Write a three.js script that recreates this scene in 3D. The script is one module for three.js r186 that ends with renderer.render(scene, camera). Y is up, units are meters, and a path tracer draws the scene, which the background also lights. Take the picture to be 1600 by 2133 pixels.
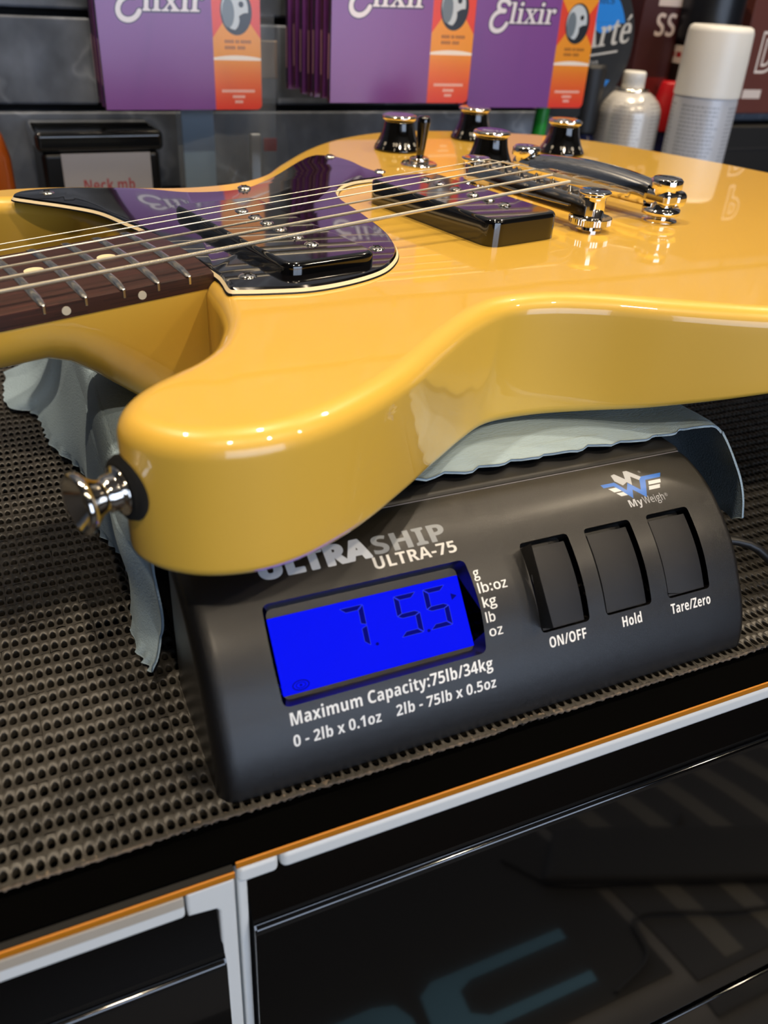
import * as THREE from 'three';
import { mergeGeometries, mergeVertices, toCreasedNormals } from 'three/addons/utils/BufferGeometryUtils.js';
import { RoundedBoxGeometry } from 'three/addons/geometries/RoundedBoxGeometry.js';
import { RectAreaLightUniformsLib } from 'three/addons/lights/RectAreaLightUniformsLib.js';
import { Brush, Evaluator, SUBTRACTION } from 'three-bvh-csg';

// ---------------------------------------------------------------- camera, light, exposure
// Shapes are written in millimetres around the guitar bridge and turned to metres by K.
const K = 0.001;
const scene = new THREE.Scene();
scene.background = new THREE.Color(0x050505);
const camera = new THREE.PerspectiveCamera(62.757, 0.75, 0.02, 20);
{
  const right = new THREE.Vector3(0.9121247, 0.0547721, 0.4062371);
  const up = new THREE.Vector3(0.1776232, 0.8403472, -0.5121197);
  const back = new THREE.Vector3(-0.36943, 0.5392742, 0.7567727);
  camera.quaternion.setFromRotationMatrix(new THREE.Matrix4().makeBasis(right, up, back));
  camera.position.set(-222.305 * K, 85.925 * K, 329.458 * K);
  camera.focus = 0.3;
  camera.userData.fStop = 13;
}
const renderer = new THREE.WebGLRenderer({ antialias: true });
renderer.toneMapping = THREE.LinearToneMapping;
renderer.toneMappingExposure = 0.93;
renderer.shadowMap.enabled = true;
RectAreaLightUniformsLib.init();

const CEIL = 1500, FLOOR = -1000, WALLZ = -360;
// daylight through the window behind the photographer
const WINDOW = { x: 420, y: 250, z: 2600, w: 2100, h: 1400 };
const daylight = new THREE.RectAreaLight(0xd3e4ff, 2.3, WINDOW.w * K, WINDOW.h * K);
daylight.position.set(WINDOW.x * K, WINDOW.y * K, (WINDOW.z - 30) * K);
daylight.lookAt(WINDOW.x * K, WINDOW.y * K, 0);
scene.add(daylight);
// the recessed ceiling lamps: place of each, in mm
const LAMPS = [[-520, -120], [260, -120], [1040, -120], [-250, 1180], [560, 1180], [1370, 1180]];
const LAMP_INTENSITY = 3.9;

// ---------------------------------------------------------------- helpers
const used = {};
const numbered = (n) => { used[n] = (used[n] ?? -1) + 1; return used[n] ? n + '_' + String(used[n]).padStart(3, '0') : n; };
let seed = 7;
const rnd = () => { seed = (seed * 1664525 + 1013904223) >>> 0; return seed / 4294967296; };
const rr = (a, b) => a + (b - a) * rnd();
const hash = (i, j) => { const s = Math.sin(i * 127.1 + j * 311.7) * 43758.5453; return s - Math.floor(s); };
const noise = (x, y) => { const i = Math.floor(x), j = Math.floor(y), f = x - i, g = y - j, a = f * f * (3 - 2 * f), b = g * g * (3 - 2 * g);
  return (hash(i, j) * (1 - a) + hash(i + 1, j) * a) * (1 - b) + (hash(i, j + 1) * (1 - a) + hash(i + 1, j + 1) * a) * b; };
const fbm = (x, y, n = 4) => { let s = 0, a = 0.5; for (let k = 0; k < n; k++) { s += a * noise(x, y); x = x * 2.03 + 17; y = y * 2.03 + 9; a *= 0.5; } return s; };
const V = (x, y, z) => new THREE.Vector3(x, y, z);
const V2 = (x, y) => new THREE.Vector2(x, y);
const toM = (g) => { if (!g.userData.inMetres) { g.scale(K, K, K); g.userData.inMetres = true; } return g; };
function part(name, geo, m, parent, label) {
  const o = new THREE.Mesh(toM(geo), m);
  o.name = name; o.castShadow = o.receiveShadow = true;
  if (label) o.userData.label = label;
  parent.add(o);
  return o;
}
function thing(name, label, category, [x, y, z] = [0, 0, 0], turn = 0, group) {
  const o = new THREE.Group();
  o.name = numbered(name); o.position.set(x * K, y * K, z * K); o.rotation.y = turn;
  o.userData = { label, category }; if (group) o.userData.group = group;
  scene.add(o);
  return o;
}
function single(name, geo, m, label, category, group) {
  const o = part(numbered(name), geo, m, scene);
  o.userData = { label, category }; if (group) o.userData.group = group;
  return o;
}
function struct(name, geo, m, label) {
  const o = part(name, geo, m, scene);
  o.userData = { kind: 'structure', label, category: name.split('_')[0] };
  return o;
}
const box = (x0, x1, y0, y1, z0, z1) => new THREE.BoxGeometry(x1 - x0, y1 - y0, z1 - z0).translate((x0 + x1) / 2, (y0 + y1) / 2, (z0 + z1) / 2);
const rbox = (x0, x1, y0, y1, z0, z1, r = 1, s = 2) => new RoundedBoxGeometry(x1 - x0, y1 - y0, z1 - z0, s, r).translate((x0 + x1) / 2, (y0 + y1) / 2, (z0 + z1) / 2);
const lathe = (pts, n = 32) => { const g = new THREE.LatheGeometry(pts.map(([r, y]) => V2(r, y)), n), ys = pts.map((p) => p[1]), lo = Math.min(...ys), hi = Math.max(...ys), p = g.attributes.position, u = g.attributes.uv; for (let i = 0; i < p.count; i++) u.setY(i, (p.getY(i) - lo) / (hi - lo)); return g; };
const cyl = (r0, r1, y0, y1, n = 24) => new THREE.CylinderGeometry(r1, r0, y1 - y0, n).translate(0, (y0 + y1) / 2, 0);
const tube = (pts, r, n = 64, m = 8) => new THREE.TubeGeometry(new THREE.CatmullRomCurve3(pts.map((p) => V(...p))), n, r, m);
const merge = (list) => mergeGeometries(list.map((g) => { const h = g.index ? g.toNonIndexed() : g; for (const k of Object.keys(h.attributes)) if (!['position', 'normal', 'uv'].includes(k)) h.deleteAttribute(k); if (!h.attributes.uv) h.setAttribute('uv', new THREE.Float32BufferAttribute(new Float32Array(h.attributes.position.count * 2), 2)); return h; }));
function canvas(w, h, draw) {
  const c = document.createElement('canvas'); c.width = w; c.height = h;
  const g = c.getContext('2d'); draw(g, w, h);
  const t = new THREE.CanvasTexture(c); t.colorSpace = THREE.SRGBColorSpace; t.anisotropy = 8; t.wrapS = t.wrapT = THREE.RepeatWrapping;
  return t;
}
function data(n, fn, srgb = false) {
  const a = new Uint8Array(n * n * 4);
  for (let j = 0; j < n; j++) for (let i = 0; i < n; i++) { const c = fn(i / n, j / n); const k = (j * n + i) * 4;
    for (let q = 0; q < 3; q++) a[k + q] = Math.max(0, Math.min(255, 255 * (Array.isArray(c) ? c[q] : c))); a[k + 3] = 255; }
  const t = new THREE.DataTexture(a, n, n); t.wrapS = t.wrapT = THREE.RepeatWrapping; t.magFilter = THREE.LinearFilter; t.minFilter = THREE.LinearMipmapLinearFilter; t.generateMipmaps = true; t.needsUpdate = true;
  if (srgb) t.colorSpace = THREE.SRGBColorSpace;
  return t;
}
const std = (o) => new THREE.MeshStandardMaterial(o);
const phy = (o) => new THREE.MeshPhysicalMaterial(o);
const fineGrain = data(256, () => rnd());
const softGrain = data(256, (u, v) => fbm(u * 24, v * 24, 4));
const M = {
  chrome: std({ color: 0xe9e4dc, metalness: 1, roughness: 0.07 }),
  nickel: std({ color: 0xcfc8bd, metalness: 1, roughness: 0.2 }),
  string: std({ color: 0xece6d8, metalness: 1, roughness: 0.46 }),
  blackGloss: phy({ color: 0x060607, roughness: 0.12, clearcoat: 1, clearcoatRoughness: 0.04 }),
  blackPlastic: std({ color: 0x0c0c0e, roughness: 0.45 }),
  blackMatte: std({ color: 0x070707, roughness: 0.85 }),
  yellow: phy({ color: new THREE.Color().setRGB(0.83, 0.50, 0.066), roughness: 0.35, clearcoat: 1, clearcoatRoughness: 0.02, ior: 1.5 }),
  cream: std({ color: 0xf0dcb4, roughness: 0.5 }),
  white: std({ color: 0xd9dde0, roughness: 0.45 }),
  felt: std({ color: 0x050505, roughness: 1 }),
};

// ================================================================ room
{
  const plaster = std({ color: 0x4c4844, roughness: 0.9, bumpMap: softGrain, bumpScale: 0.001 });
  const ceilMat = std({ color: 0x756d63, roughness: 0.95 });
  const floorMat = std({ color: 0x343230, roughness: 0.7, bumpMap: softGrain, bumpScale: 0.0008 });
  const X0 = -1900, X1 = 2300, Z1 = 2640, T = 80;
  struct('floor', box(X0 - T, X1 + T, FLOOR - T, FLOOR, WALLZ - T - 20, Z1 + T), floorMat, 'grey floor of the workshop');
  struct('ceiling', box(X0 - T, X1 + T, CEIL, CEIL + T, WALLZ - T - 20, Z1 + T), ceilMat, 'warm white ceiling with recessed lamps');
  struct('wall_left', box(X0 - T, X0, FLOOR, CEIL, WALLZ - 20, Z1), plaster, 'plain plaster wall to the left');
  struct('wall_right', box(X1, X1 + T, FLOOR, CEIL, WALLZ - 20, Z1), plaster, 'plain plaster wall to the right');
  const w = WINDOW, x0 = w.x - w.w / 2, x1 = w.x + w.w / 2, y0 = w.y - w.h / 2, y1 = w.y + w.h / 2;
  struct('wall_front', merge([box(X0, x0, FLOOR, CEIL, Z1 - 60, Z1 + T), box(x1, X1, FLOOR, CEIL, Z1 - 60, Z1 + T), box(x0, x1, FLOOR, y0, Z1 - 60, Z1 + T), box(x0, x1, y1, CEIL, Z1 - 60, Z1 + T)]), plaster, 'plaster wall with a window behind the photographer');
  const win = new THREE.Group(); win.name = 'window_1'; win.userData = { kind: 'structure', label: 'white framed window behind the photographer', category: 'window' }; scene.add(win);
  part('pane', box(x0, x1, y0, y1, Z1 - 10, Z1), std({ color: 0x101418, emissive: 0xd3e4ff, emissiveIntensity: 2.2, roughness: 0.3 }), win, 'bright daylight pane');
  const fr = 45;
  for (const b of [[x0, x1, y0, y0 + fr], [x0, x1, y1 - fr, y1], [x0, x0 + fr, y0 + fr, y1 - fr], [x1 - fr, x1, y0 + fr, y1 - fr], [w.x - fr / 2, w.x + fr / 2, y0 + fr, y1 - fr]]) part('window_frame', rbox(...b, Z1 - 50, Z1 - 11, 4), M.white, win);

  // back wall: dark slate-look slat boards with grooves between them
  const slate = data(512, (u, v) => { const a = fbm(u * 5, v * 5, 5), b = fbm(u * 17 + 3, v * 11, 4), k = 0.5 + 0.9 * (a - 0.5) + 0.35 * (b - 0.5);
    const vein = Math.max(0, 1 - Math.abs(fbm(u * 4 + 9, v * 4 + 2, 4) - 0.47) * 34) * 0.10; return [0.46 * k + 0.16 + vein, 0.48 * k + 0.18 + vein, 0.52 * k + 0.21 + vein]; }, true);
  const sm = [0, 1, 2].map((i) => { const t = slate.clone(); t.needsUpdate = true; t.offset.set(i * 0.37, i * 0.29); return std({ map: t, roughness: 0.62, bumpMap: t, bumpScale: 0.0012 }); });
  const back = struct('wall_back', box(X0, X1, FLOOR, CEIL, WALLZ - 60, WALLZ - 14), std({ color: 0x0a0b0c, roughness: 0.9 }), 'dark slate-look slatwall behind the bench');
  const H = 58.5;
  for (let i = -3; i < 26; i++) for (let c = -3; c < 4; c++) {
    const xs = c * 640 + (i % 2 ? 190 : -130), y0b = -7 + i * H;
    const g = rbox(xs, xs + 636, y0b + 2.2, y0b + H - 2.2, WALLZ - 13, WALLZ, 2, 2);
    const p = g.attributes.position, uv = g.attributes.uv;
    for (let k = 0; k < p.count; k++) uv.setXY(k, (p.getX(k) + c * 130 + i * 71) / 260, (p.getY(k) + i * 37) / 260);
    part('slat_board', g, sm[Math.abs(i * 2 + c) % 3], back);
  }
}
// recessed lamps
for (const [k, [x, z]] of LAMPS.entries()) {
  const place = ['over the left end of the bench', 'over the middle of the bench', 'over the right end of the bench', 'behind the photographer on the left', 'behind the photographer in the middle', 'behind the photographer on the right'][k];
  const t = thing('ceiling_lamp', 'round warm recessed ceiling lamp ' + place, 'lamp', [x, CEIL, z], 0, 'recessed ceiling lamps');
  part('trim_ring', lathe([[40, 0], [40, -4], [44, -7], [56, -6], [58, 0]]), M.white, t);
  part('bulb', cyl(38, 38, -3, -1), std({ color: 0x221c14, emissive: 0xffe6c4, emissiveIntensity: 70 }), t, 'glowing warm disc');
  const s = new THREE.SpotLight(0xffeacb, LAMP_INTENSITY, 0, Math.PI / 2.6, 0.6, 2);
  s.position.set(0, -0.012, 0); s.target.position.set(0, -1, 0); s.castShadow = true; s.shadow.radius = 1.9;
  t.add(s, s.target);
}

// ================================================================ bench
const BENCH_Y = -103.8;
{
  const top = single('worktop', rbox(-1300, 1700, BENCH_Y - 2.2, BENCH_Y, WALLZ + 2, 199.3, 0.3), phy({ color: 0x020202, roughness: 0.95, specularIntensity: 0.06 }), 'black rubber-faced worktop running under the perforated mat', 'worktop');
  const paint = std({ color: 0xdfe4e6, roughness: 0.32 });
  const orange = std({ color: 0xb87204, roughness: 0.5 });
  const gloss = phy({ color: 0x040405, roughness: 0.08, clearcoat: 1, clearcoatRoughness: 0.03 });
  const scratch = data(256, (u, v) => { const worn = fbm(u * 3, v * 9, 5) > 0.52 ? 1 : 0; return worn ? [0.66, 0.61, 0.54] : [0.76, 0.74, 0.70]; }, true);
  scratch.repeat.set(6, 30);
  const worn = std({ map: scratch, roughness: 0.45 });
  function cabinet(label, xa, xb, dir, sy, sz) {
    const t = thing('tool_cabinet', label, 'cabinet', [0, FLOOR, 0]);
    const g = (...a) => rbox(a[0], a[1], a[2] - FLOOR, a[3] - FLOOR, a[4], a[5], a[6] ?? 1, 2);
    part('carcass', g(xa + 1, xb - 1, -999, BENCH_Y - 2.3, WALLZ + 10, 185), M.blackPlastic, t);
    // edge strip, rail, posts
    part('edge_strip', g(xa, xb, sy - 2.3, sy, sz - 0.6, sz, 0.2), orange, t, 'orange edging above the white rail');
    return { t, g };
  }
  // left cabinet
  {
    const { t, g } = cabinet('white framed tool cabinet with black drawers on the left, scuffed top rail', -1290, -194.9, -1, -104.4, 202.2);
    part('edge_filler', g(-1290, -194.9, -106.6, -104.5, 199.4, 201.4, 0.2), M.blackMatte, t);
    part('top_rail', g(-1290, -207.8, -116.2, -107.0, 194, 202, 1.2), paint, t);
    part('worn_strip', g(-1290, -207.9, -111.2, -107.1, 200, 202.3, 0.5), worn, t, 'scuffed paint along the rail');
    const corner = new THREE.Shape([V2(-206.5, -107.9), V2(-195.8, -107.9), V2(-195.8, -470), V2(-198.8, -470), V2(-198.8, -118.2), V2(-199.8, -116.6), V2(-206.5, -115.6)]);
    part('corner_post', new THREE.ExtrudeGeometry(corner, { depth: 8, bevelEnabled: true, bevelSize: 0.8, bevelThickness: 0.9, bevelSegments: 3 }).translate(0, -FLOOR, 193), paint, t, 'white post at the joint of the two cabinets');
    drawer(t, -1270, -199.2, -116.6, -138.6, -320, 2);
  }
  {
    const { t, g } = cabinet('white framed tool cabinet with glossy black drawer under the scale', -194.1, 1690, 1, -103.85, 200.2);
    part('top_rail', g(-182.3, 1690, -113.2, -106.4, 191, 200.2, 2.0), paint, t);
    part('rail_end_cap', g(-193.9, -182.9, -112.8, -106.4, 191, 200.4, 1.6), paint, t);
    part('corner_post', g(-193.9, -191.2, -470, -111, 188, 199.6, 0.9), paint, t, 'narrow white post beside the groove');
    drawer(t, -190.6, 1670, -113.8, -132.6, -330, 0);
  }
  function drawer(t, xa, xb, yTop, yLip, yBot, dz) {
    // sloping finger pull, rounded lip, flat front
    const s = new THREE.Shape();
    s.moveTo(188, yTop); s.lineTo(194.2, yTop + 0.4); s.lineTo(200.6, yLip + 2.4); s.quadraticCurveTo(202.6, yLip + 1.2, 203, yLip - 1.4);
    s.lineTo(203, yBot + 3); s.quadraticCurveTo(203, yBot, 200, yBot); s.lineTo(188, yBot); s.closePath();
    const g0 = new THREE.ExtrudeGeometry(s, { depth: xb - xa, bevelEnabled: false, curveSegments: 8 });
    g0.applyMatrix4(new THREE.Matrix4().makeBasis(V(0, 0, 1), V(0, 1, 0), V(1, 0, 0)));
    g0.translate(xa, -FLOOR, dz);
    const idx = []; const pa = g0.attributes.position; // flip winding (basis mirrors)
    for (let i = 0; i < pa.count; i += 3) idx.push(i, i + 2, i + 1);
    g0.setIndex(idx);
    const d = part('drawer', toCreasedNormals(g0, 0.6), gloss, t);
    const lip = new THREE.CylinderGeometry(1.25, 1.25, xb - xa - 1, 14).rotateZ(Math.PI / 2).translate((xa + xb) / 2, yLip + 0.2 - FLOOR, 201.9 + dz);
    part('pull_lip', lip, gloss, d, 'rounded lip of the finger pull');
    const lower = part('drawer', rbox(xa, xb, yBot - 190 - FLOOR, yBot - 6 - FLOOR, 188 + dz, 203 + dz, 1.5), gloss, t);
    part('pull_lip', new THREE.CylinderGeometry(1.25, 1.25, xb - xa - 1, 10).rotateZ(Math.PI / 2).translate((xa + xb) / 2, yBot - 7 - FLOOR, 202.2 + dz), gloss, lower);
  }
}
// floor things that the glossy drawer mirrors
{
  const matT = thing('floor_mat', 'black floor mat with large teal letters in front of the cabinets', 'mat', [0, FLOOR, 0]);
  part('mat_base', rbox(-520, 420, 0, 6, 420, 900, 2), std({ color: 0x080808, roughness: 0.9 }), matT);
  const teal = std({ color: 0x2c5064, roughness: 0.8 });
  const C = new THREE.Shape([V2(328, 611), V2(128, 613), V2(106, 592), V2(98, 500), V2(120, 472), V2(322, 472), V2(324, 498), V2(172, 500), V2(152, 520), V2(156, 570), V2(176, 584), V2(326, 584)]);
  const D = new THREE.Shape([V2(-140, 611), V2(45, 611), V2(72, 598), V2(84, 560), V2(84, 520), V2(70, 482), V2(44, 472), V2(-140, 472)]);
  D.holes.push(new THREE.Path([V2(-95, 584), V2(-95, 499), V2(20, 499), V2(38, 512), V2(38, 572), V2(20, 584)]));
  for (const s of [C, D]) part('letter', new THREE.ExtrudeGeometry(s, { depth: 1.5, bevelEnabled: false }).rotateX(Math.PI / 2).translate(0, 7.6, 0), teal, matT, 'teal printed letter');
  const rug = thing('striped_rug', 'dark grey rug with pale stripes on the floor', 'rug', [0, FLOOR, 0]);
  part('rug_base', rbox(440, 1300, 0, 5, 380, 1000, 2), std({ color: 0x1d1d1e, roughness: 0.95 }), rug);
  for (let i = 0; i < 9; i++) part('stripe', box(496 + i * 84, 528 + i * 84, 5, 6.4, 400, 980), std({ color: 0x3d3b37, roughness: 0.95 }), rug);
  const strap = thing('shoulder_bag', 'black bag lying on the striped rug', 'bag', [0, FLOOR, 0]);
  part('bag_body', rbox(-75, 75, 0, 26, -330, 330, 12).rotateY(-0.95).translate(660, 6.6, 590), M.blackMatte, strap);
  for (const [i, pts] of [[[330, 9, 820], [380, 9, 700], [520, 10, 640], [560, 10, 690], [640, 9, 760]], [[330, 10, 430], [400, 10, 470], [430, 12, 560], [560, 12, 480], [700, 9, 420]]].entries())
    single('floor_cable', tube(pts.map(([x, y, z]) => [x, FLOOR + y + 3, z]), 4.5, 60), M.blackMatte, i ? 'black cable crossing from floor mat to rug nearest the cabinet' : 'black cable looping over the striped rug farther out', 'cable', 'cables on the floor');
}

// ================================================================ perforated mat
{
  const t = thing('bench_mat', 'dark perforated non-slip mat on the worktop under the scale', 'mat', [0, 0, 0]);
  const PX = 2.86, PZ = 5.72, y0 = -101.5;
  const hgt = (x, z) => { const s = Math.sin(Math.PI * z / PZ) ** 2; return 0.95 * s * (0.72 + 0.28 * Math.cos(2 * Math.PI * x / PX)) + 0.25 * (1 - s) * (0.5 - 0.5 * Math.cos(2 * Math.PI * x / PX)); };
  const N = 16, pos = [], idx = [];
  const rings = [];
  for (let i = 0; i < N; i++) {
    const a = (i / N) * Math.PI * 2 + Math.PI / N, c = Math.cos(a), s = Math.sin(a);
    const k = Math.min(PX / 2 / Math.abs(c), PZ / 2 / Math.abs(s));
    const hx = 0.92 * c, hz = 1.62 * s, ox = k * c, oz = k * s;
    const add = (x, y, z) => { pos.push(x, y, z); return pos.length / 3 - 1; };
    const r = [add(hx * 1.12, -2.2, hz * 1.12), add(hx, hgt(hx, hz) - 0.28, hz), add(hx * 1.1, hgt(hx * 1.1, hz * 1.1) - 0.02, hz * 1.1), add((hx + ox) / 2, hgt((hx + ox) / 2, (hz + oz) / 2), (hz + oz) / 2), add(ox, hgt(ox, oz), oz)];
    rings.push(r);
  }
  for (let i = 0; i < N; i++) { const a = rings[i], b = rings[(i + 1) % N]; for (let k = 0; k < 4; k++) idx.push(a[k], b[k], b[k + 1], a[k], b[k + 1], a[k + 1]); }
  // corners of the cell
  for (const [sx, sz] of [[1, 1], [-1, 1], [-1, -1], [1, -1]]) {
    const cx = sx * PX / 2, cz = sz * PZ / 2; pos.push(cx, hgt(cx, cz), cz); const ci = pos.length / 3 - 1;
    const best = rings.map((r, i) => [i, Math.hypot(pos[r[4] * 3] - cx, pos[r[4] * 3 + 2] - cz)]).sort((p, q) => p[1] - q[1]).slice(0, 2).map((e) => e[0]).sort((p, q) => p - q);
    let [i, j] = best; if (i === 0 && j === N - 1) [i, j] = [j, i];
    idx.push(rings[i][4], rings[j][4], ci);
  }
  const g = new THREE.BufferGeometry();
  g.setAttribute('position', new THREE.Float32BufferAttribute(pos, 3)); g.setIndex(idx); g.computeVertexNormals();
  toM(g);
  const m = std({ color: 0xffffff, roughness: 0.4, side: THREE.DoubleSide });
  const cells = [];
  for (let j = -92; j <= 0; j++) for (let i = -118; i <= 118; i++) cells.push([i * PX - 0.9, 185.1 + j * PZ]);
  const im = new THREE.InstancedMesh(g, m, cells.length);
  im.name = 'perforated_sheet'; im.userData = { kind: 'stuff', label: 'sheet of small holes and ribs' };
  const mx = new THREE.Matrix4(), q = new THREE.Quaternion(), col = new THREE.Color();
  cells.forEach(([x, z], k) => {
    q.setFromAxisAngle(V(0, 1, 0), rr(-0.04, 0.04));
    mx.compose(V((x + rr(-0.12, 0.12)) * K, (y0 + rr(-0.1, 0.1)) * K, (z + rr(-0.16, 0.16)) * K), q, V(rr(0.99, 1.06), rr(0.85, 1.15), rr(0.99, 1.05)));
    im.setMatrixAt(k, mx);
    const n = fbm(x * 0.05, z * 0.05, 4), v = 0.04 + 0.026 * (n - 0.4) + rr(-0.007, 0.007);
    col.setRGB(v * 1.04, v * 0.96, v * 0.84); im.setColorAt(k, col);
  });
  im.castShadow = im.receiveShadow = true; t.add(im);
  // frayed front hem: a lumpy cord
  const hp = [], hi = []; const n = 1500, mseg = 7;
  for (let i = 0; i <= n; i++) { const x = -338 + 676 * i / n, tuft = 0.9 + 0.45 * Math.sin(x * 2.2 + Math.sin(x * 0.21) * 3) * 0.5 + 0.35 * noise(x * 1.7, 3);
    for (let k = 0; k < mseg; k++) { const a = k / mseg * 2 * Math.PI; const rad = (0.62 + 0.35 * noise(x * 2.4 + k * 3.1, k)) * tuft; hp.push(x, -101.9 + Math.sin(a) * rad * 0.75 + 0.3 * noise(x * 0.11, 8), 187.2 + Math.cos(a) * rad + 0.8 * (noise(x * 0.06, 2) - 0.5)); } }
  for (let i = 0; i < n; i++) for (let k = 0; k < mseg; k++) { const a = i * mseg + k, b = i * mseg + (k + 1) % mseg; hi.push(a, b, b + mseg, a, b + mseg, a + mseg); }
  const hg = new THREE.BufferGeometry(); hg.setAttribute('position', new THREE.Float32BufferAttribute(hp, 3)); hg.setIndex(hi); hg.computeVertexNormals();
  part('frayed_hem', hg, std({ color: 0x62574b, roughness: 0.85 }), t, 'frayed brownish front edge');
}

// ================================================================ scale
const PROF = [[136.4, -50.25], [138.2, -50.36], [140.6, -50.6], [148.7, -53], [155, -56.2], [160.8, -60.3], [165.5, -64.2], [169.6, -68.4], [173, -72.8], [176.2, -77.8], [179, -82.2], [181.2, -86.5], [183, -91], [184.3, -96], [184.8, -100.9]];
{
  const t = thing('shipping_scale', 'black digital shipping scale with lit blue display and three buttons', 'scale', [0, 0, 0]);
  const XL = -193.6, XR = -12.4;
  // smooth profile
  const curve = new THREE.SplineCurve(PROF.map(([z, y]) => V2(z, y)));
  const P = curve.getSpacedPoints(40);
  // s measured as in the layout of the print: 0 at z=126
  const S = [10.45]; for (let i = 1; i < P.length; i++) S.push(S[i - 1] + P[i].distanceTo(P[i - 1]));
  const atS = (s) => { let i = 1; while (i < P.length - 1 && S[i] < s) i++; const k = (s - S[i - 1]) / (S[i] - S[i - 1]); const p = P[i - 1].clone().lerp(P[i], k); const d = P[i].clone().sub(P[i - 1]).normalize(); return { p, d, n: V2(-d.y, d.x) }; };
  const sOf = (z, y) => { let best = 1e9, r = 0; for (let i = 1; i < P.length; i++) { const ax = P[i - 1].x, ay = P[i - 1].y, bx = P[i].x - ax, by = P[i].y - ay, L2 = bx * bx + by * by; let k = ((z - ax) * bx + (y - ay) * by) / L2; k = Math.max(0, Math.min(1, k)); const dx = z - ax - k * bx, dy = y - ay - k * by, d = dx * dx + dy * dy; if (d < best) { best = d; r = S[i - 1] + k * (S[i] - S[i - 1]); } } return r; };
  // n points away from the body: check sign
  const sign = atS(45).n.y > 0 ? 1 : -1;
  const ring = (x, d) => { const out = []; P.forEach((p, i) => { const a = P[Math.max(0, i - 1)], b = P[Math.min(P.length - 1, i + 1)], tx = b.x - a.x, ty = b.y - a.y, l = Math.hypot(tx, ty); const nx = -ty / l * sign, ny = tx / l * sign; out.push([x, Math.max(-101, p.y - ny * d), Math.max(136.4, p.x - nx * d)]); }); out.push([x, -101, 184.8 - d], [x, -101, 136.4]); return out; };
  const st = []; const R = 6;
  for (let k = 0; k <= 6; k++) { const a = k / 6 * Math.PI / 2; st.push([XL + R * (1 - Math.sin(a)) * 1 - 0, R * (1 - Math.cos(a))]); }
  st.sort((p, q) => p[0] - q[0]);
  const stations = [...st.map(([x, d]) => [x, d])];
  stations.sort((p, q) => p[0] - q[0]);
  // d is largest at the very end
  const left = []; for (let k = 0; k <= 6; k++) { const a = k / 6 * Math.PI / 2; left.push([XL + R * (1 - Math.cos(a)), R * (1 - Math.sin(a)) * 0.75]); }
  const right = left.map(([x, d]) => [XR - (x - XL) * 0.45, d * 0.45]).reverse();
  const mid = []; for (let k = 1; k < 12; k++) mid.push([XL + R + (XR - XL - R - 3) * k / 12, 0]);
  const rings = [...left, ...mid, ...right].map(([x, d]) => ring(x, d));
  const pos = [], idx = []; const n = rings[0].length;
  rings.forEach((r) => r.forEach((p) => pos.push(...p)));
  for (let i = 0; i < rings.length - 1; i++) for (let k = 0; k < n; k++) { const a = i * n + k, b = i * n + (k + 1) % n; idx.push(a, a + n, b + n, a, b + n, b); }
  const cap = THREE.ShapeUtils.triangulateShape(rings[0].map((p) => V2(p[2], p[1])), []);
  const last = (rings.length - 1) * n;
  for (const [a, b, c] of cap) { idx.push(a, b, c); idx.push(last + a, last + c, last + b); }
  let shell = new THREE.BufferGeometry(); shell.setAttribute('position', new THREE.Float32BufferAttribute(pos, 3)); shell.setIndex(idx);
  // outward winding check by signed volume
  { let vol = 0; for (let i = 0; i < idx.length; i += 3) { const a = V(...pos.slice(idx[i] * 3, idx[i] * 3 + 3)), b = V(...pos.slice(idx[i + 1] * 3, idx[i + 1] * 3 + 3)), c = V(...pos.slice(idx[i + 2] * 3, idx[i + 2] * 3 + 3)); vol += a.dot(b.cross(c)); } if (vol < 0) { for (let i = 0; i < idx.length; i += 3) [idx[i + 1], idx[i + 2]] = [idx[i + 2], idx[i + 1]]; shell.setIndex(idx); } }
  shell.computeVertexNormals();
  // recess cutters
  const rr2 = (w, h, r) => { const s = new THREE.Shape(); s.moveTo(-w / 2 + r, -h / 2); s.lineTo(w / 2 - r, -h / 2); s.quadraticCurveTo(w / 2, -h / 2, w / 2, -h / 2 + r); s.lineTo(w / 2, h / 2 - r); s.quadraticCurveTo(w / 2, h / 2, w / 2 - r, h / 2); s.lineTo(-w / 2 + r, h / 2); s.quadraticCurveTo(-w / 2, h / 2, -w / 2, h / 2 - r); s.lineTo(-w / 2, -h / 2 + r); s.quadraticCurveTo(-w / 2, -h / 2, -w / 2 + r, -h / 2); return s; };
  const frame = (x0, x1, s0, s1) => { // local frame on the chord of the face
    const a = atS(s0).p, b = atS(s1).p, c = a.clone().add(b).multiplyScalar(0.5), d = a.clone().sub(b); const len = d.length(); d.normalize(); // d points up the face
    const X = V(1, 0, 0), Y = V(0, d.y, d.x), Z = X.clone().cross(Y);
    const m = new THREE.Matrix4().makeBasis(X, Y, Z).setPosition((x0 + x1) / 2, c.y, c.x); return { m, len, w: x1 - x0 }; };
  const cutter = (x0, x1, s0, s1, r, depth, flare) => { const f = frame(x0, x1, s0, s1); const g = new THREE.ExtrudeGeometry(rr2(f.w, f.len, r), { depth: depth + 8, bevelEnabled: false, curveSegments: 6 }).translate(0, 0, -depth);
    // walls flare outwards a little
    const p = g.attributes.position; for (let i = 0; i < p.count; i++) { const k = (p.getZ(i) + depth) / depth * flare; p.setX(i, p.getX(i) + Math.sign(p.getX(i)) * (k - flare)); p.setY(i, p.getY(i) + Math.sign(p.getY(i)) * (k - flare)); }
    g.applyMatrix4(f.m); g.computeVertexNormals(); return g; };
  const DISP = [-173.6, -111.6, 34.2, 62.4], BUT = [[-92.2, -74.6], [-68.4, -50.6], [-43.9, -26.6]];
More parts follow.
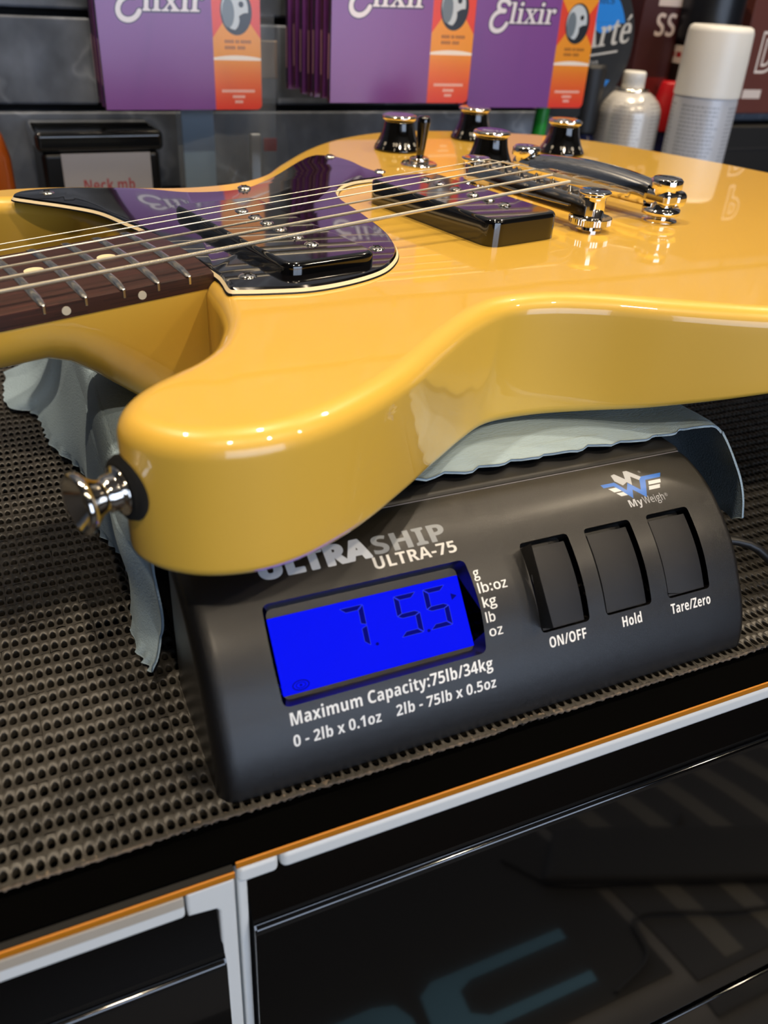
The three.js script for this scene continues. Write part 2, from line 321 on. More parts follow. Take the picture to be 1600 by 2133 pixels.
  const ev = new Evaluator(); ev.attributes = ['position', 'normal']; ev.useGroups = false;
  let brush = new Brush(shell); brush.updateMatrixWorld();
  const cuts = [cutter(...DISP, 2.2, 4.0, 1.5), ...BUT.map(([a, b]) => cutter(a, b, 33.2, 61.4, 1.6, 5, 0.3))];
  for (const g of cuts) { const b = new Brush(g); b.updateMatrixWorld(); brush = ev.evaluate(brush, b, SUBTRACTION); }
  let fg = brush.geometry; if (fg.index) fg = fg.toNonIndexed(); fg.clearGroups();
  fg.deleteAttribute('normal');
  fg = toCreasedNormals(mergeVertices(fg, 1e-3).toNonIndexed(), 0.5);
  const uv = []; const pp = fg.attributes.position;
  for (let i = 0; i < pp.count; i++) uv.push((pp.getX(i) - XL) / (XR - XL), 1 - sOf(pp.getZ(i), pp.getY(i)) / 92);
  fg.setAttribute('uv', new THREE.Float32BufferAttribute(uv, 2));
  // print
  const W = 2048, HH = Math.round(2048 * 92 / (XR - XL)), kx = W / (XR - XL), ky = HH / 92;
  const print = canvas(W, HH, (g) => {
    g.fillStyle = '#0b0b0d'; g.fillRect(0, 0, W, HH);
    const tx = (str, x0, x1, sBase, hCap, font, color, skew = 0, weightLine = 0) => { // fit text into x0..x1 with cap height hCap
      const size = hCap * ky / 0.714; g.save(); g.font = font.replace('$', size.toFixed(1) + 'px'); g.fillStyle = color; g.textBaseline = 'alphabetic';
      const w = g.measureText(str).width; g.translate((x0 - XL) * kx, sBase * ky); g.transform(((x1 - x0) * kx) / w, 0, skew, 1, 0, 0); g.fillText(str, 0, 0);
      if (weightLine) { g.lineWidth = weightLine; g.strokeStyle = color; g.lineJoin = 'round'; g.strokeText(str, 0, 0); } g.restore(); };
    const B = 'bold $ sans-serif', Rg = '$ sans-serif';
    tx('ULTRA', -172.3, -138.9, 27.2, 6.3, B, '#d3d9e2', 0, 9);
    tx('SHIP', -138.0, -113.6, 27.0, 5.9, B, '#8d9399', 0, 2);
    tx('ULTRA-75', -139.6, -112.2, 31.4, 3.7, B, '#e3e1dc');
    for (const [s, x0, x1, sb] of [['g', -110.3, -108.2, 40.4], ['lb:oz', -110.4, -100.2, 45.1], ['kg', -110.2, -105.2, 49.4], ['lb', -110.2, -106.6, 53.9], ['oz', -109.9, -105.0, 58.2]]) tx(s, x0, x1, sb, 2.9, Rg, '#f1f1ee', 0, 0.8);
    tx('Maximum Capacity:75lb/34kg', -172.8, -110.2, 67.6, 3.5, B, '#eef0f0');
    tx('0 - 2lb x 0.1oz', -172.6, -146.8, 73.6, 3.3, B, '#eef0f0');
    tx('2lb - 75lb x 0.5oz', -142.4, -109.8, 73.5, 3.3, B, '#eef0f0');
    tx('ON/OFF', -90.4, -76.5, 66.4, 3.3, B, '#f4f4f2');
    tx('Hold', -63.2, -55.1, 66.3, 3.3, B, '#f4f4f2');
    tx('Tare/Zero', -43.6, -27.0, 66.6, 3.3, B, '#f4f4f2');
    tx('My', -48.0, -42.2, 29.6, 2.6, B, '#b9bcc2'); tx('Weigh', -41.9, -33.0, 29.4, 2.6, Rg, '#a9adb3'); tx('®', -32.9, -31.4, 28.3, 1.3, Rg, '#a9adb3');
    // winged emblem
    const poly = (pts, c) => { g.fillStyle = c; g.beginPath(); pts.forEach(([x, s], i) => g[i ? 'lineTo' : 'moveTo']((x - XL) * kx, s * ky)); g.closePath(); g.fill(); };
    const blue = '#0c66c6', gr = '#a9adb5';
    poly([[-53.8, 19.3], [-48.2, 19.3], [-45.6, 23.3], [-43.6, 20.5], [-40.4, 24.2], [-37.8, 19.0], [-28.6, 19.0], [-30.0, 20.8], [-36.2, 20.8], [-39.8, 27.4], [-43.4, 23.6], [-45.0, 26.8], [-49.4, 20.8], [-53.4, 20.8]].map(([x, s]) => [x, s - 0.2]), blue);
    poly([[-47.6, 16.0], [-46.0, 15.6], [-43.4, 18.6], [-42.2, 15.2], [-40.6, 15.2], [-37.0, 18.9], [-38.6, 20.2], [-40.8, 18.0], [-42.4, 21.6], [-43.6, 20.0], [-45.8, 21.0], [-47.8, 18.6]], gr);
    poly([[-52.0, 21.2], [-48.9, 21.2], [-47.6, 23.0], [-50.6, 23.0]], '#c4c7cb'); poly([[-50.2, 23.5], [-47.3, 23.5], [-46.2, 25.0], [-48.9, 25.0]], '#c4c7cb');
    poly([[-35.6, 21.3], [-30.4, 21.3], [-31.2, 22.8], [-36.3, 22.8]], '#c4c7cb'); poly([[-36.6, 23.3], [-31.9, 23.3], [-32.8, 24.8], [-37.4, 24.8]], '#c4c7cb');
    tx('®', -36.8, -35.6, 17.2, 1.0, Rg, gr);
  });
  print.wrapS = print.wrapT = THREE.ClampToEdgeWrapping;
  const gb = fineGrain.clone(); gb.needsUpdate = true; gb.repeat.set(14, 7);
  part('housing', fg, phy({ map: print, roughness: 0.34, bumpMap: gb, bumpScale: 0.00006, clearcoat: 0.35, clearcoatRoughness: 0.3 }), t, 'curved black front with white printed lettering');
  // platform behind the housing
  const plastic = std({ color: 0x0b0b0d, roughness: 0.5 });
  part('base', rbox(-191, -15, -100.6, -58, -112, 135.4, 4), plastic, t);
  part('platform', rbox(-194, -12, -57.4, -49.6, -115, 135.5, 2.2, 3), plastic, t);
  for (const [x, z] of [[-180, 120], [-26, 120], [-180, -100], [-26, -100]]) part('foot', cyl(7, 7, -101.4, -100.4, 16).translate(x, 0, z), M.blackMatte, t);
  part('seam_trim', rbox(-190, -14, -50.7, -50.15, 135.8, 136.25, 0.2, 1), std({ color: 0x6a6870, roughness: 0.35 }), t, 'thin pale seam line');
  // display
  const f = frame(...DISP);
  const lcdTex = canvas(1024, 448, (g, w, h) => {
    g.fillStyle = '#0412ff'; g.fillRect(0, 0, w, h);
    const c = '#02047c', seg = (x, y, hh, on) => { // seven-segment digit, skewed as printed
      const W2 = hh * 0.5, tt = hh * 0.11, sk = -0.02; g.save(); g.transform(1, 0, sk, 1, x, y); g.fillStyle = c; g.strokeStyle = '#4f63ff'; g.lineWidth = 1.5;
      const poly = (p) => { g.beginPath(); p.forEach((q, i) => g[i ? 'lineTo' : 'moveTo'](q[0], q[1])); g.closePath(); g.fill(); g.stroke(); };
      const gp = 4; const h2 = hh / 2;
      const S2 = { a: [[gp, 0], [W2 - gp, 0], [W2 - tt - gp, tt], [tt + gp, tt]], d: [[gp, hh], [W2 - gp, hh], [W2 - tt - gp, hh - tt], [tt + gp, hh - tt]], g: [[gp, h2], [tt, h2 - tt / 2], [W2 - tt, h2 - tt / 2], [W2 - gp, h2], [W2 - tt, h2 + tt / 2], [tt, h2 + tt / 2]], f: [[0, gp], [tt, tt + gp], [tt, h2 - tt / 2 - gp / 2], [0, h2 - gp]], b: [[W2, gp], [W2 - tt, tt + gp], [W2 - tt, h2 - tt / 2 - gp / 2], [W2, h2 - gp]], e: [[0, hh - gp], [tt, hh - tt - gp], [tt, h2 + tt / 2 + gp / 2], [0, h2 + gp]], c: [[W2, hh - gp], [W2 - tt, hh - tt - gp], [W2 - tt, h2 + tt / 2 + gp / 2], [W2, h2 + gp]] };
      for (const k of on) poly(S2[k]); g.restore(); };
    seg(358, 40, 250, 'abc'); g.beginPath(); g.fillStyle = c; g.arc(512, 290, 9, 0, 7); g.fill();
    seg(650, 40, 250, 'afgcd'); g.beginPath(); g.fillStyle = c; g.arc(797, 290, 9, 0, 7); g.fill(); seg(815, 40, 250, 'afgcd');
    g.beginPath(); g.moveTo(962, 100); g.lineTo(962, 142); g.lineTo(994, 121); g.closePath(); g.fill();
    g.strokeStyle = c; g.lineWidth = 5; g.beginPath(); g.ellipse(92, 408, 40, 27, 0, 0, 7); g.stroke(); g.beginPath(); g.ellipse(92, 408, 24, 16, 0, 0, 7); g.lineWidth = 3; g.stroke(); g.beginPath(); g.arc(92, 408, 6, 0, 7); g.fill();
  });
  const lcd = part('display_screen', rbox(-f.w / 2 + 1.4, f.w / 2 - 1.6, -f.len / 2 + 2.6, f.len / 2 - 4.0, -4.2, -3.5, 0.3, 1).applyMatrix4(f.m), phy({ color: 0x000004, emissive: 0xffffff, emissiveMap: lcdTex, emissiveIntensity: 1.0, roughness: 0.8, specularIntensity: 0.1 }), t, 'lit blue display reading 7. 5.5');
  part('display_window', new THREE.PlaneGeometry(f.w - 3.0, f.len - 6.8).translate(-0.1, -0.7, -3.3).applyMatrix4(f.m), phy({ color: 0xffffff, transmission: 1, thickness: 0, roughness: 0.03, ior: 1.15 }), t, 'clear window over the display');
  const glow = new THREE.RectAreaLight(0x1020ff, 0.7, (f.w - 4) * K, (f.len - 8) * K);
  { const c = V(0, 0, -2.9).applyMatrix4(f.m), d = V(0, 0, 10).applyMatrix4(f.m); glow.position.copy(c.multiplyScalar(K)); glow.lookAt(d.multiplyScalar(K)); t.add(glow); }
  // buttons: curved pads following the face
  const bm = std({ color: 0x17171a, roughness: 0.38, bumpMap: gb, bumpScale: 0.00002 });
  for (const [a, b] of BUT) {
    const sh = new THREE.Shape(); const s0 = 35.6, s1 = 60.6, inset = 1.5, N = 14; const up = [], lo = [];
    for (let k = 0; k <= N; k++) { const q = atS(s0 + (s1 - s0) * k / N); up.push(V2(q.p.x - q.n.x * sign * inset, q.p.y - q.n.y * sign * inset)); lo.push(V2(q.p.x - q.n.x * sign * (inset + 2.6), q.p.y - q.n.y * sign * (inset + 2.6))); }
    sh.setFromPoints([...up, ...lo.reverse()]);
    const w = b - a - 3.0; const g0 = new THREE.ExtrudeGeometry(sh, { depth: w, bevelEnabled: true, bevelSize: 0.35, bevelThickness: 0.35, bevelSegments: 2 });
    g0.applyMatrix4(new THREE.Matrix4().makeBasis(V(0, 0, 1), V(0, 1, 0), V(1, 0, 0))); g0.translate(a + 1.5, 0, 0);
    const id = []; for (let i = 0; i < g0.attributes.position.count; i += 3) id.push(i, i + 2, i + 1); g0.setIndex(id);
    part('button', toCreasedNormals(g0, 0.5), bm, t);
  }
  single('scale_cord', tube([[-14, -84, 148], [-4, -79, 154], [8, -80, 160], [18, -88, 164], [26, -96, 164], [40, -99.4, 158], [90, -99.3, 130], [200, -99.3, 60]], 1.7, 60), M.blackPlastic, 'thin black cord leaving the right side of the scale', 'cord');
}

// ================================================================ cloth
{
  // control net: rows from the back to the front, each from the left hem over the platform to the right hem
  const rows = [
    [[-228, -98.6, -116], [-214, -92, -116], [-201, -68, -114], [-194, -48.6, -112], [-100, -46.6, -112], [-20, -46.8, -112], [8, -48, -110], [11, -60, -106], [11, -74, -100]],
    [[-229, -98.6, -72], [-214, -90, -72], [-201, -66, -70], [-194, -48.4, -68], [-100, -46.5, -68], [-20, -46.6, -66], [9, -48, -64], [12, -60, -60], [12, -76, -54]],
    [[-219, -98.4, -64], [-208, -88, -62], [-200, -64, -58], [-194, -48.3, -54], [-100, -46.5, -52], [-20, -46.6, -50], [9, -48, -46], [12, -60, -42], [12, -76, -36]],
    [[-214, -98.4, -28], [-207, -86, -26], [-200, -64, -22], [-194.5, -48.2, -18], [-100, -46.5, -15], [-20, -46.6, -12], [9, -47.5, -6], [12, -60, 0], [12, -78, 6]],
    [[-204, -98, 4], [-204, -84, 6], [-200, -64, 10], [-195, -48, 14], [-100, -46.4, 20], [-20, -46.6, 25], [9, -47.5, 32], [11, -60, 40], [11, -80, 46]],
    [[-206, -97.6, 42], [-203, -84, 42], [-201, -64, 42], [-196, -48, 44], [-100, -46.3, 55], [-20, -46.6, 60], [9, -47.5, 66], [10, -60, 78], [10, -82, 84]],
    [[-198.5, -97.6, 74], [-199.5, -84, 76], [-201.5, -64, 80], [-197, -48, 84], [-100, -46.2, 91], [-20, -46.6, 97], [8.5, -47.5, 104], [13, -60, 112], [17, -84, 116]],
    [[-203.5, -97.4, 116], [-200.5, -84, 110], [-201.5, -64, 108], [-197.5, -48, 110], [-100, -46.2, 114.5], [-20, -46.7, 116.5], [8.5, -46.6, 121], [12.5, -58, 130], [16.5, -82, 136]],
    [[-201, -97.2, 131], [-196.2, -86, 127], [-196.6, -64, 124], [-196.5, -48.5, 126], [-100, -46.5, 128.6], [-20, -46.7, 128.4], [8.5, -46.4, 131], [12, -59, 140.5], [15.5, -79, 147]],
  ];
  const NU = 220, NV = 150;
  const cols = rows.map((r) => new THREE.CatmullRomCurve3(r.map((p) => V(...p)), false, 'centripetal'));
  const grid = [];
  for (let i = 0; i <= NU; i++) { const across = new THREE.CatmullRomCurve3(cols.map((c) => c.getPoint(i / NU)), false, 'centripetal'); grid.push(Array.from({ length: NV + 1 }, (_, j) => across.getPoint(j / NV))); }
  // pinked hems and slight rumples
  for (let i = 0; i <= NU; i++) for (let j = 0; j <= NV; j++) {
    const p = grid[i][j];
    const f = Math.max(0, 1 - (NV - j) / 10), l = Math.max(0, 1 - i / 8), r = Math.max(0, 1 - (NU - i) / 8);
    const arc = p.x * 0.9 + p.y * 0.5; const tri = (q) => 2 * Math.abs(Math.sin(Math.PI * q)) ** 0.8 - 1;
    if (f) { p.z += f * (1.5 * tri(arc / 13 + 0.3 * noise(arc * 0.1, 1)) + 0.7 * (noise(arc * 0.35, 4) - 0.5)); p.y += f * 0.5 * Math.sin(arc / 13 * 6.28); }
    if (l) { p.x += l * (0.9 * tri(p.z / 9 + 1.5 * noise(p.z * 0.09, 3)) + 0.8 * (noise(p.z * 0.3, 6) - 0.5)); }
    if (r) { p.y += r * 1.1 * tri(p.z / 11); }
    if (i > 60 && i < 160) p.y += 0.5 * (noise(p.x * 0.05, p.z * 0.06) - 0.5) + (f ? 0.6 * (noise(p.x * 0.04, 7) - 0.3) : 0);
    p.x += i < 60 ? 1.6 * (noise(p.z * 0.05, p.y * 0.03) - 0.5) * Math.min(1, i / 8) : 0;
    if (p.y > -49 && i > 40) p.y -= 0.6;
    if (p.y < -99.6) p.y = -99.6;
  }
  const pos = [], idx = [], uv = []; const id = (i, j, s) => s * (NU + 1) * (NV + 1) + i * (NV + 1) + j;
  const nrm = (i, j) => { const a = grid[Math.max(0, i - 1)][j], b = grid[Math.min(NU, i + 1)][j], c = grid[i][Math.max(0, j - 1)], d = grid[i][Math.min(NV, j + 1)]; return b.clone().sub(a).cross(d.clone().sub(c)).normalize(); };
  for (let s = 0; s < 2; s++) for (let i = 0; i <= NU; i++) for (let j = 0; j <= NV; j++) { const p = grid[i][j], n = nrm(i, j), e = s ? 0.45 : -0.45; pos.push(p.x + n.x * e, p.y + n.y * e, p.z + n.z * e); uv.push(i / NU * 5, j / NV * 4); }
  for (let i = 0; i < NU; i++) for (let j = 0; j < NV; j++) for (let s = 0; s < 2; s++) { const a = id(i, j, s), b = id(i + 1, j, s), c = id(i + 1, j + 1, s), d = id(i, j + 1, s); s ? idx.push(a, b, c, a, c, d) : idx.push(a, c, b, a, d, c); }
  for (let i = 0; i < NU; i++) for (const j of [0, NV]) { const a = id(i, j, 0), b = id(i + 1, j, 0), c = id(i + 1, j, 1), d = id(i, j, 1); j ? idx.push(a, b, c, a, c, d) : idx.push(a, c, b, a, d, c); }
  for (let j = 0; j < NV; j++) for (const i of [0, NU]) { const a = id(i, j, 0), b = id(i, j + 1, 0), c = id(i, j + 1, 1), d = id(i, j, 1); i ? idx.push(a, c, b, a, d, c) : idx.push(a, b, c, a, c, d); }
  const g = new THREE.BufferGeometry(); g.setAttribute('position', new THREE.Float32BufferAttribute(pos, 3)); g.setAttribute('uv', new THREE.Float32BufferAttribute(uv, 2)); g.setIndex(idx); g.computeVertexNormals();
  const suede = data(512, (u, v) => 0.55 + 0.45 * fbm(u * 90, v * 90, 3) - (hash(Math.floor(u * 512), Math.floor(v * 512)) > 0.985 ? 0.35 : 0));
  single('chamois_cloth', g, phy({ color: 0x96abba, roughness: 0.95, sheen: 0.15, sheenRoughness: 0.6, sheenColor: new THREE.Color(0xcfe0ea), bumpMap: suede, bumpScale: 0.0005, side: THREE.DoubleSide }), 'pale blue-grey suede cloth with pinked edges draped over the scale', 'cloth');
}

// ================================================================ guitar
// local frame of the guitar: x towards the tail, y up from the top face, z towards the bass side; origin at the bridge
const guitar = thing('electric_guitar', 'butter yellow electric guitar lying face up across the scale', 'guitar', [0, 0, 0], THREE.MathUtils.degToRad(12));
const TILT = Math.atan(0.05594), cT = Math.cos(TILT), sT = Math.sin(TILT);
const N2B = (u, w) => [u * cT - w * sT, u * sT + w * cT];                    // neck plane -> body frame
const neckM = new THREE.Matrix4().makeRotationZ(TILT);
const SCALE = 628.65, fretU = (n) => -SCALE * 2 ** (-n / 12);
const halfW = (u) => 21.3 + 4.9 * (u + SCALE) / (SCALE / 2);
function closed(pts, n) { return new THREE.CatmullRomCurve3(pts.map(([a, b]) => V(a, 0, b)), true, 'centripetal').getSpacedPoints(n).slice(0, n).map((p) => V2(p.x, p.z)); }
const crisp = (g) => toCreasedNormals(g.toNonIndexed(), 0.55);
function slab(outline, prof, heights) { // prof: list of [inset, heightIndex]; returns closed rounded slab
  const n = outline.length, area = THREE.ShapeUtils.area(outline), sgn = area > 0 ? 1 : -1, pos = [], idx = [];
  const nor = outline.map((p, i) => { const a = outline[(i + n - 1) % n], b = outline[(i + 1) % n]; const t = b.clone().sub(a).normalize(); return V2(-t.y * sgn, t.x * sgn); });
  for (const [ins, h] of prof) outline.forEach((p, i) => { const x = p.x + nor[i].x * ins, z = p.y + nor[i].y * ins; pos.push(x, heights(h, x, z), z); });
  const R = prof.length;
  for (let r = 0; r < R - 1; r++) for (let i = 0; i < n; i++) { const a = r * n + i, b = r * n + (i + 1) % n; idx.push(a, b, b + n, a, b + n, a + n); }
  const ringAt = (r) => Array.from({ length: n }, (_, i) => V2(pos[(r * n + i) * 3], pos[(r * n + i) * 3 + 2]));
  for (const [r, flip] of [[0, 0], [R - 1, 1]]) for (const [a, b, c] of THREE.ShapeUtils.triangulateShape(ringAt(r), [])) flip ? idx.push(r * n + a, r * n + c, r * n + b) : idx.push(r * n + a, r * n + b, r * n + c);
  const g = new THREE.BufferGeometry(); g.setAttribute('position', new THREE.Float32BufferAttribute(pos, 3)); g.setIndex(idx);
  let vol = 0; const q = (k) => V(pos[idx[k] * 3], pos[idx[k] * 3 + 1], pos[idx[k] * 3 + 2]);
  for (let i = 0; i < idx.length; i += 3) vol += q(i).dot(q(i + 1).cross(q(i + 2)));
  if (vol < 0) { for (let i = 0; i < idx.length; i += 3) [idx[i + 1], idx[i + 2]] = [idx[i + 2], idx[i + 1]]; g.setIndex(idx); }
  g.computeVertexNormals();
  return g;
}
{
  const O = [[-170, 14], [-171, 27], [-173.2, 36], [-175.5, 45], [-181, 59], [-187, 69], [-194.5, 78.4], [-203, 84.6], [-210, 87.8], [-217, 91], [-224, 95.6], [-229.2, 101.4], [-231.6, 108], [-229.6, 116.2], [-222.5, 124.8], [-211.5, 130.4], [-201, 132], [-187.6, 130.4], [-170, 125], [-153, 117.2], [-133.5, 106], [-113, 95.4], [-96, 90.4], [-79, 94], [-64, 103], [-46, 119], [-22, 138.6], [5, 155], [40, 168], [80, 175], [120, 172], [160, 155], [190, 125], [208, 80], [214, 30], [212, -15], [209, -44], [203, -75], [196, -108], [186, -133], [169, -158], [148, -174], [121, -188], [85, -200], [58, -200], [20, -188], [-14, -166.5], [-53, -132], [-74, -111.5], [-88, -103], [-103, -99], [-122, -100], [-140, -107], [-160, -116], [-180, -122], [-197, -123], [-208, -119.5], [-212.5, -112.5], [-209, -106], [-200, -101], [-190, -97], [-179, -86], [-173.5, -69], [-171, -53], [-170, -40], [-169.5, -26], [-169.5, -10]];
  const outline = closed(O, 720);
  const T = -45, prof = [], r = 6, rb = 5;
  for (let k = 0; k <= 8; k++) { const a = k / 8 * Math.PI / 2; prof.push([r * (1 - Math.sin(a)), -r * (1 - Math.cos(a))]); }
  for (const h of [-10, -16, -22, -28, -34, T + rb]) prof.push([0, h]);
  for (let k = 1; k <= 6; k++) { const a = k / 6 * Math.PI / 2; prof.push([rb * (1 - Math.cos(a)), T + rb - rb * Math.sin(a)]); }
  prof.push([26, T], [60, T]);
  const smooth = (a, b, x) => { const k = Math.max(0, Math.min(1, (x - a) / (b - a))); return k * k * (3 - 2 * k); };
  // belly carve on the back, bass side
  const cut = (x, z) => 6 * (1 - smooth(-165, -112, x)) * smooth(40, 90, z) + 19 * smooth(-92, 20, x) * (1 - smooth(110, 190, x)) * smooth(20, 150, z);
  // the deep inner rings of the back would cross in the horns, so they only keep the plan where there is room
  const body = slab(outline, prof.slice(0, -2), (h, x, z) => { const k = Math.max(0, (-h - r) / (-T - r)); return h + cut(x, z) * k; });
  part('body', body, M.yellow, guitar, 'glossy butter yellow solid body');

  // neck: lofted D section with a deep squared heel
  const st = [-628, -560, -460, -360, -290, -255, -240, -230, -222, -215, -208, -201, -195, -189, -182, -172, -160, -150];
  const pos = [], idx = [], m = 25;
  for (const u of st) {
    const hw = halfW(u) - 0.4, k = Math.max(0, Math.min(1, (u + 223) / 46)), ks = k * k * (3 - 2 * k);
    const depth = 14.6 + 4.2 * (u + SCALE) / 400 * (1 - ks) + ks * 33, ex = 2.3 + 3.4 * ks;
    for (let i = 0; i < m; i++) { const a = Math.PI * i / (m - 1), c = Math.cos(a), s = Math.sin(a); const z = hw * Math.sign(c) * Math.abs(c) ** (2 / ex), w = 6.9 - depth * Math.abs(s) ** (2 / ex); const [x, y] = N2B(u, w); pos.push(x, Math.max(y, -43.5), z); }
  }
  for (let r2 = 0; r2 < st.length - 1; r2++) for (let i = 0; i < m; i++) { const a = r2 * m + i, b = r2 * m + (i + 1) % m; idx.push(a, a + m, b + m, a, b + m, b); }
  const capN = (r2, f) => { for (let i = 1; i < m - 1; i++) f ? idx.push(r2 * m, r2 * m + i + 1, r2 * m + i) : idx.push(r2 * m, r2 * m + i, r2 * m + i + 1); }; capN(0, 0); capN(st.length - 1, 1);
  const ng = new THREE.BufferGeometry(); ng.setAttribute('position', new THREE.Float32BufferAttribute(pos, 3)); ng.setIndex(idx);
  part('neck', toCreasedNormals(ng.toNonIndexed(), 0.9), M.yellow, guitar, 'yellow painted neck and heel');
  // headstock beyond the frame
  const hs = closed([[-628, 21], [-650, 33], [-700, 38], [-760, 40], [-805, 34], [-812, 10], [-800, -20], [-760, -30], [-700, -30], [-650, -28], [-628, -21]], 160);
  const hg = slab(hs, [[1.5, 0], [0.4, -0.4], [0, -1.5], [0, -13], [1, -14]], (h) => h).applyMatrix4(new THREE.Matrix4().makeRotationZ(0.1)).translate(-3, 25, 0).applyMatrix4(new THREE.Matrix4());
  const head = part('headstock', hg.translate(0, 28 - 25 + 30 - 38, 0), M.yellow, guitar);
  for (let i = 0; i < 6; i++) part('tuner', lathe([[0, 14], [3, 14], [3, 4], [5.5, 3], [5.5, 0], [0, 0]], 16).translate(-668 - i * 23, -50 - i * 2.3, 22 - i * 3), M.chrome, head);

  // fingerboard with radius
  const wood = canvas(1024, 512, (g, w, h) => { g.fillStyle = '#3b2019'; g.fillRect(0, 0, w, h); for (let i = 0; i < 2600; i++) { const y = rnd() * h, x = rnd() * w, l = rr(15, 160), d = rnd(); g.strokeStyle = d < 0.5 ? `rgba(14,6,5,${rr(0.15, 0.6)})` : d < 0.8 ? `rgba(96,50,38,${rr(0.1, 0.45)})` : `rgba(60,28,22,0.5)`; g.lineWidth = rr(0.6, 2.2); g.beginPath(); g.moveTo(x, y); g.lineTo(x + l, y + rr(-2, 2)); g.stroke(); } });
  const wm = std({ map: wood, roughness: 0.38, bumpMap: wood, bumpScale: 0.00012 });
  const EDGE = 11.6, SAG = 1.5, topW = (u, z) => EDGE + SAG * (1 - (z / halfW(u)) ** 2);
  const fbU = []; for (let i = 0; i <= 60; i++) fbU.push(-SCALE + (SCALE - 168) * i / 60);
  const fp = [], fi = [], fuv = [], FM = 17;
  const sec = (u) => { const hw = halfW(u), out = []; for (let i = 0; i < FM; i++) { const z = hw * (1 - 2 * i / (FM - 1)); let w = topW(u, z); if (i === 0 || i === FM - 1) w -= 0.5; out.push([z, w]); } out.push([-hw, 6.4], [hw, 6.4]); return out; };
  const SN = FM + 2;
  for (const u of fbU) for (const [i, [z, w]] of sec(u).entries()) { const [x, y] = N2B(u, w); fp.push(x, y, z); fuv.push(u / 210, z / 105 + w * 0.01); }
  for (let a = 0; a < fbU.length - 1; a++) for (let i = 0; i < SN; i++) { const p = a * SN + i, q = a * SN + (i + 1) % SN; fi.push(p, p + SN, q + SN, p, q + SN, q); }
  for (const [r2, f] of [[0, 0], [fbU.length - 1, 1]]) for (let i = 1; i < SN - 1; i++) { const o = r2 * SN; f ? fi.push(o, o + i + 1, o + i) : fi.push(o, o + i, o + i + 1); }
  let fbg = new THREE.BufferGeometry(); fbg.setAttribute('position', new THREE.Float32BufferAttribute(fp, 3)); fbg.setAttribute('uv', new THREE.Float32BufferAttribute(fuv, 2)); fbg.setIndex(fi);
  const board = part('fingerboard', toCreasedNormals(fbg.toNonIndexed(), 0.7), wm, guitar, 'dark rosewood fingerboard');
  const fretMat = std({ color: 0xd2d2cf, metalness: 1, roughness: 0.24 });
  for (let n = 1; n <= 22; n++) {
    const u = fretU(n), hw = halfW(u) - 0.5, p = [], id2 = [], A = 9, B = 12;
    for (let j = 0; j <= B; j++) { const k = 1 - 2 * j / B, z = hw * k; const end = j === 0 || j === B; for (let i = 0; i < A; i++) { const a = Math.PI * i / (A - 1); const sx = end ? 0.6 : 1; const [x, y] = N2B(u + 1.5 * Math.cos(a) * sx, topW(u, z) - 0.25 + (end ? 0.35 : 1.25) * Math.sin(a)); p.push(x, y, z + (end ? Math.sign(z) * 0.45 : 0)); } }
    for (let j = 0; j < B; j++) for (let i = 0; i < A; i++) { const a = j * A + i, b = j * A + (i + 1) % A; id2.push(a, b, b + A, a, b + A, a + A); }
    for (const [j, f] of [[0, 0], [B, 1]]) for (let i = 1; i < A - 1; i++) { const o = j * A; f ? id2.push(o, o + i, o + i + 1) : id2.push(o, o + i + 1, o + i); }
    const g = new THREE.BufferGeometry(); g.setAttribute('position', new THREE.Float32BufferAttribute(p, 3)); g.setIndex(id2); g.computeVertexNormals();
    const [tx, ty] = N2B(u, EDGE - 1.6);
    part('fret', merge([g, rbox(tx - 0.45, tx + 0.45, ty - 1.1, ty + 1.6, hw + 0.2, hw + 0.75, 0.2, 1), rbox(tx - 0.45, tx + 0.45, ty - 1.1, ty + 1.6, -hw - 0.75, -hw - 0.2, 0.2, 1)]), fretMat, board);
  }
  for (const n of [3, 5, 7, 9, 12, 15, 17, 19, 21]) {
    const u = (fretU(n) + fretU(n - 1)) / 2;
    for (const z of n === 12 ? [-12, 12] : [0]) { const [x, y] = N2B(u, topW(u, z) + 0.02); part('inlay_dot', cyl(3.1, 3.1, -0.3, 0.05, 28).rotateZ(TILT).translate(x, y, z), M.cream, board); }
    const [x, y] = N2B(u, EDGE - 2.9); part('side_dot', cyl(1.35, 1.35, -0.2, 0.25, 18).rotateX(Math.PI / 2).translate(x, y, halfW(u)), std({ color: 0xd8cfb8, roughness: 0.5 }), board);
  }
  { const [x, y] = N2B(-630.5, 12); part('nut', rbox(x - 2, x + 2, y - 5, y + 3, -21, 21, 0.8), M.cream, guitar); }

  // pickguard, three plies
  const PG = [[-168.5, 31], [-169.6, 36.4], [-171.6, 45.8], [-169, 47.4], [-160.6, 50.9], [-147.4, 54.8], [-130.6, 54.2], [-115.8, 49.8], [-105.3, 42.4], [-97, 33.1], [-87.8, 15.9], [-81, -4.7], [-75.4, -26.6], [-71.8, -41.1], [-66, -53.6], [-58, -63.2], [-47.1, -70.1], [-36, -72.2], [-27, -73], [-21.9, -79.5], [-21.5, -94.8], [-18.6, -113], [-20, -125.9], [-27.1, -133.4], [-34, -131.4], [-46, -122.3], [-75.5, -95.5], [-87.7, -85.6], [-104.8, -75.5], [-126.9, -78], [-142, -91.3], [-159.9, -100.2], [-176.5, -105.4], [-190.6, -104.3], [-196, -97.2], [-191.3, -89], [-182, -76.5], [-173.8, -62.1], [-170.3, -41.4], [-168.5, -29.5]];
  const po = closed(PG, 480);
  const ply = (a, b, i0, i1) => crisp(slab(po, [[i1, b], [i0, a]], (h) => h));
  const guard = part('pickguard', crisp(slab(po, [[1.6, 2.2], [1.4, 2.16], [0.9, 1.5]], (h) => h)), phy({ color: 0x0b0a0c, roughness: 0.1, clearcoat: 1, clearcoatRoughness: 0.03 }), guitar, 'glossy black pickguard');
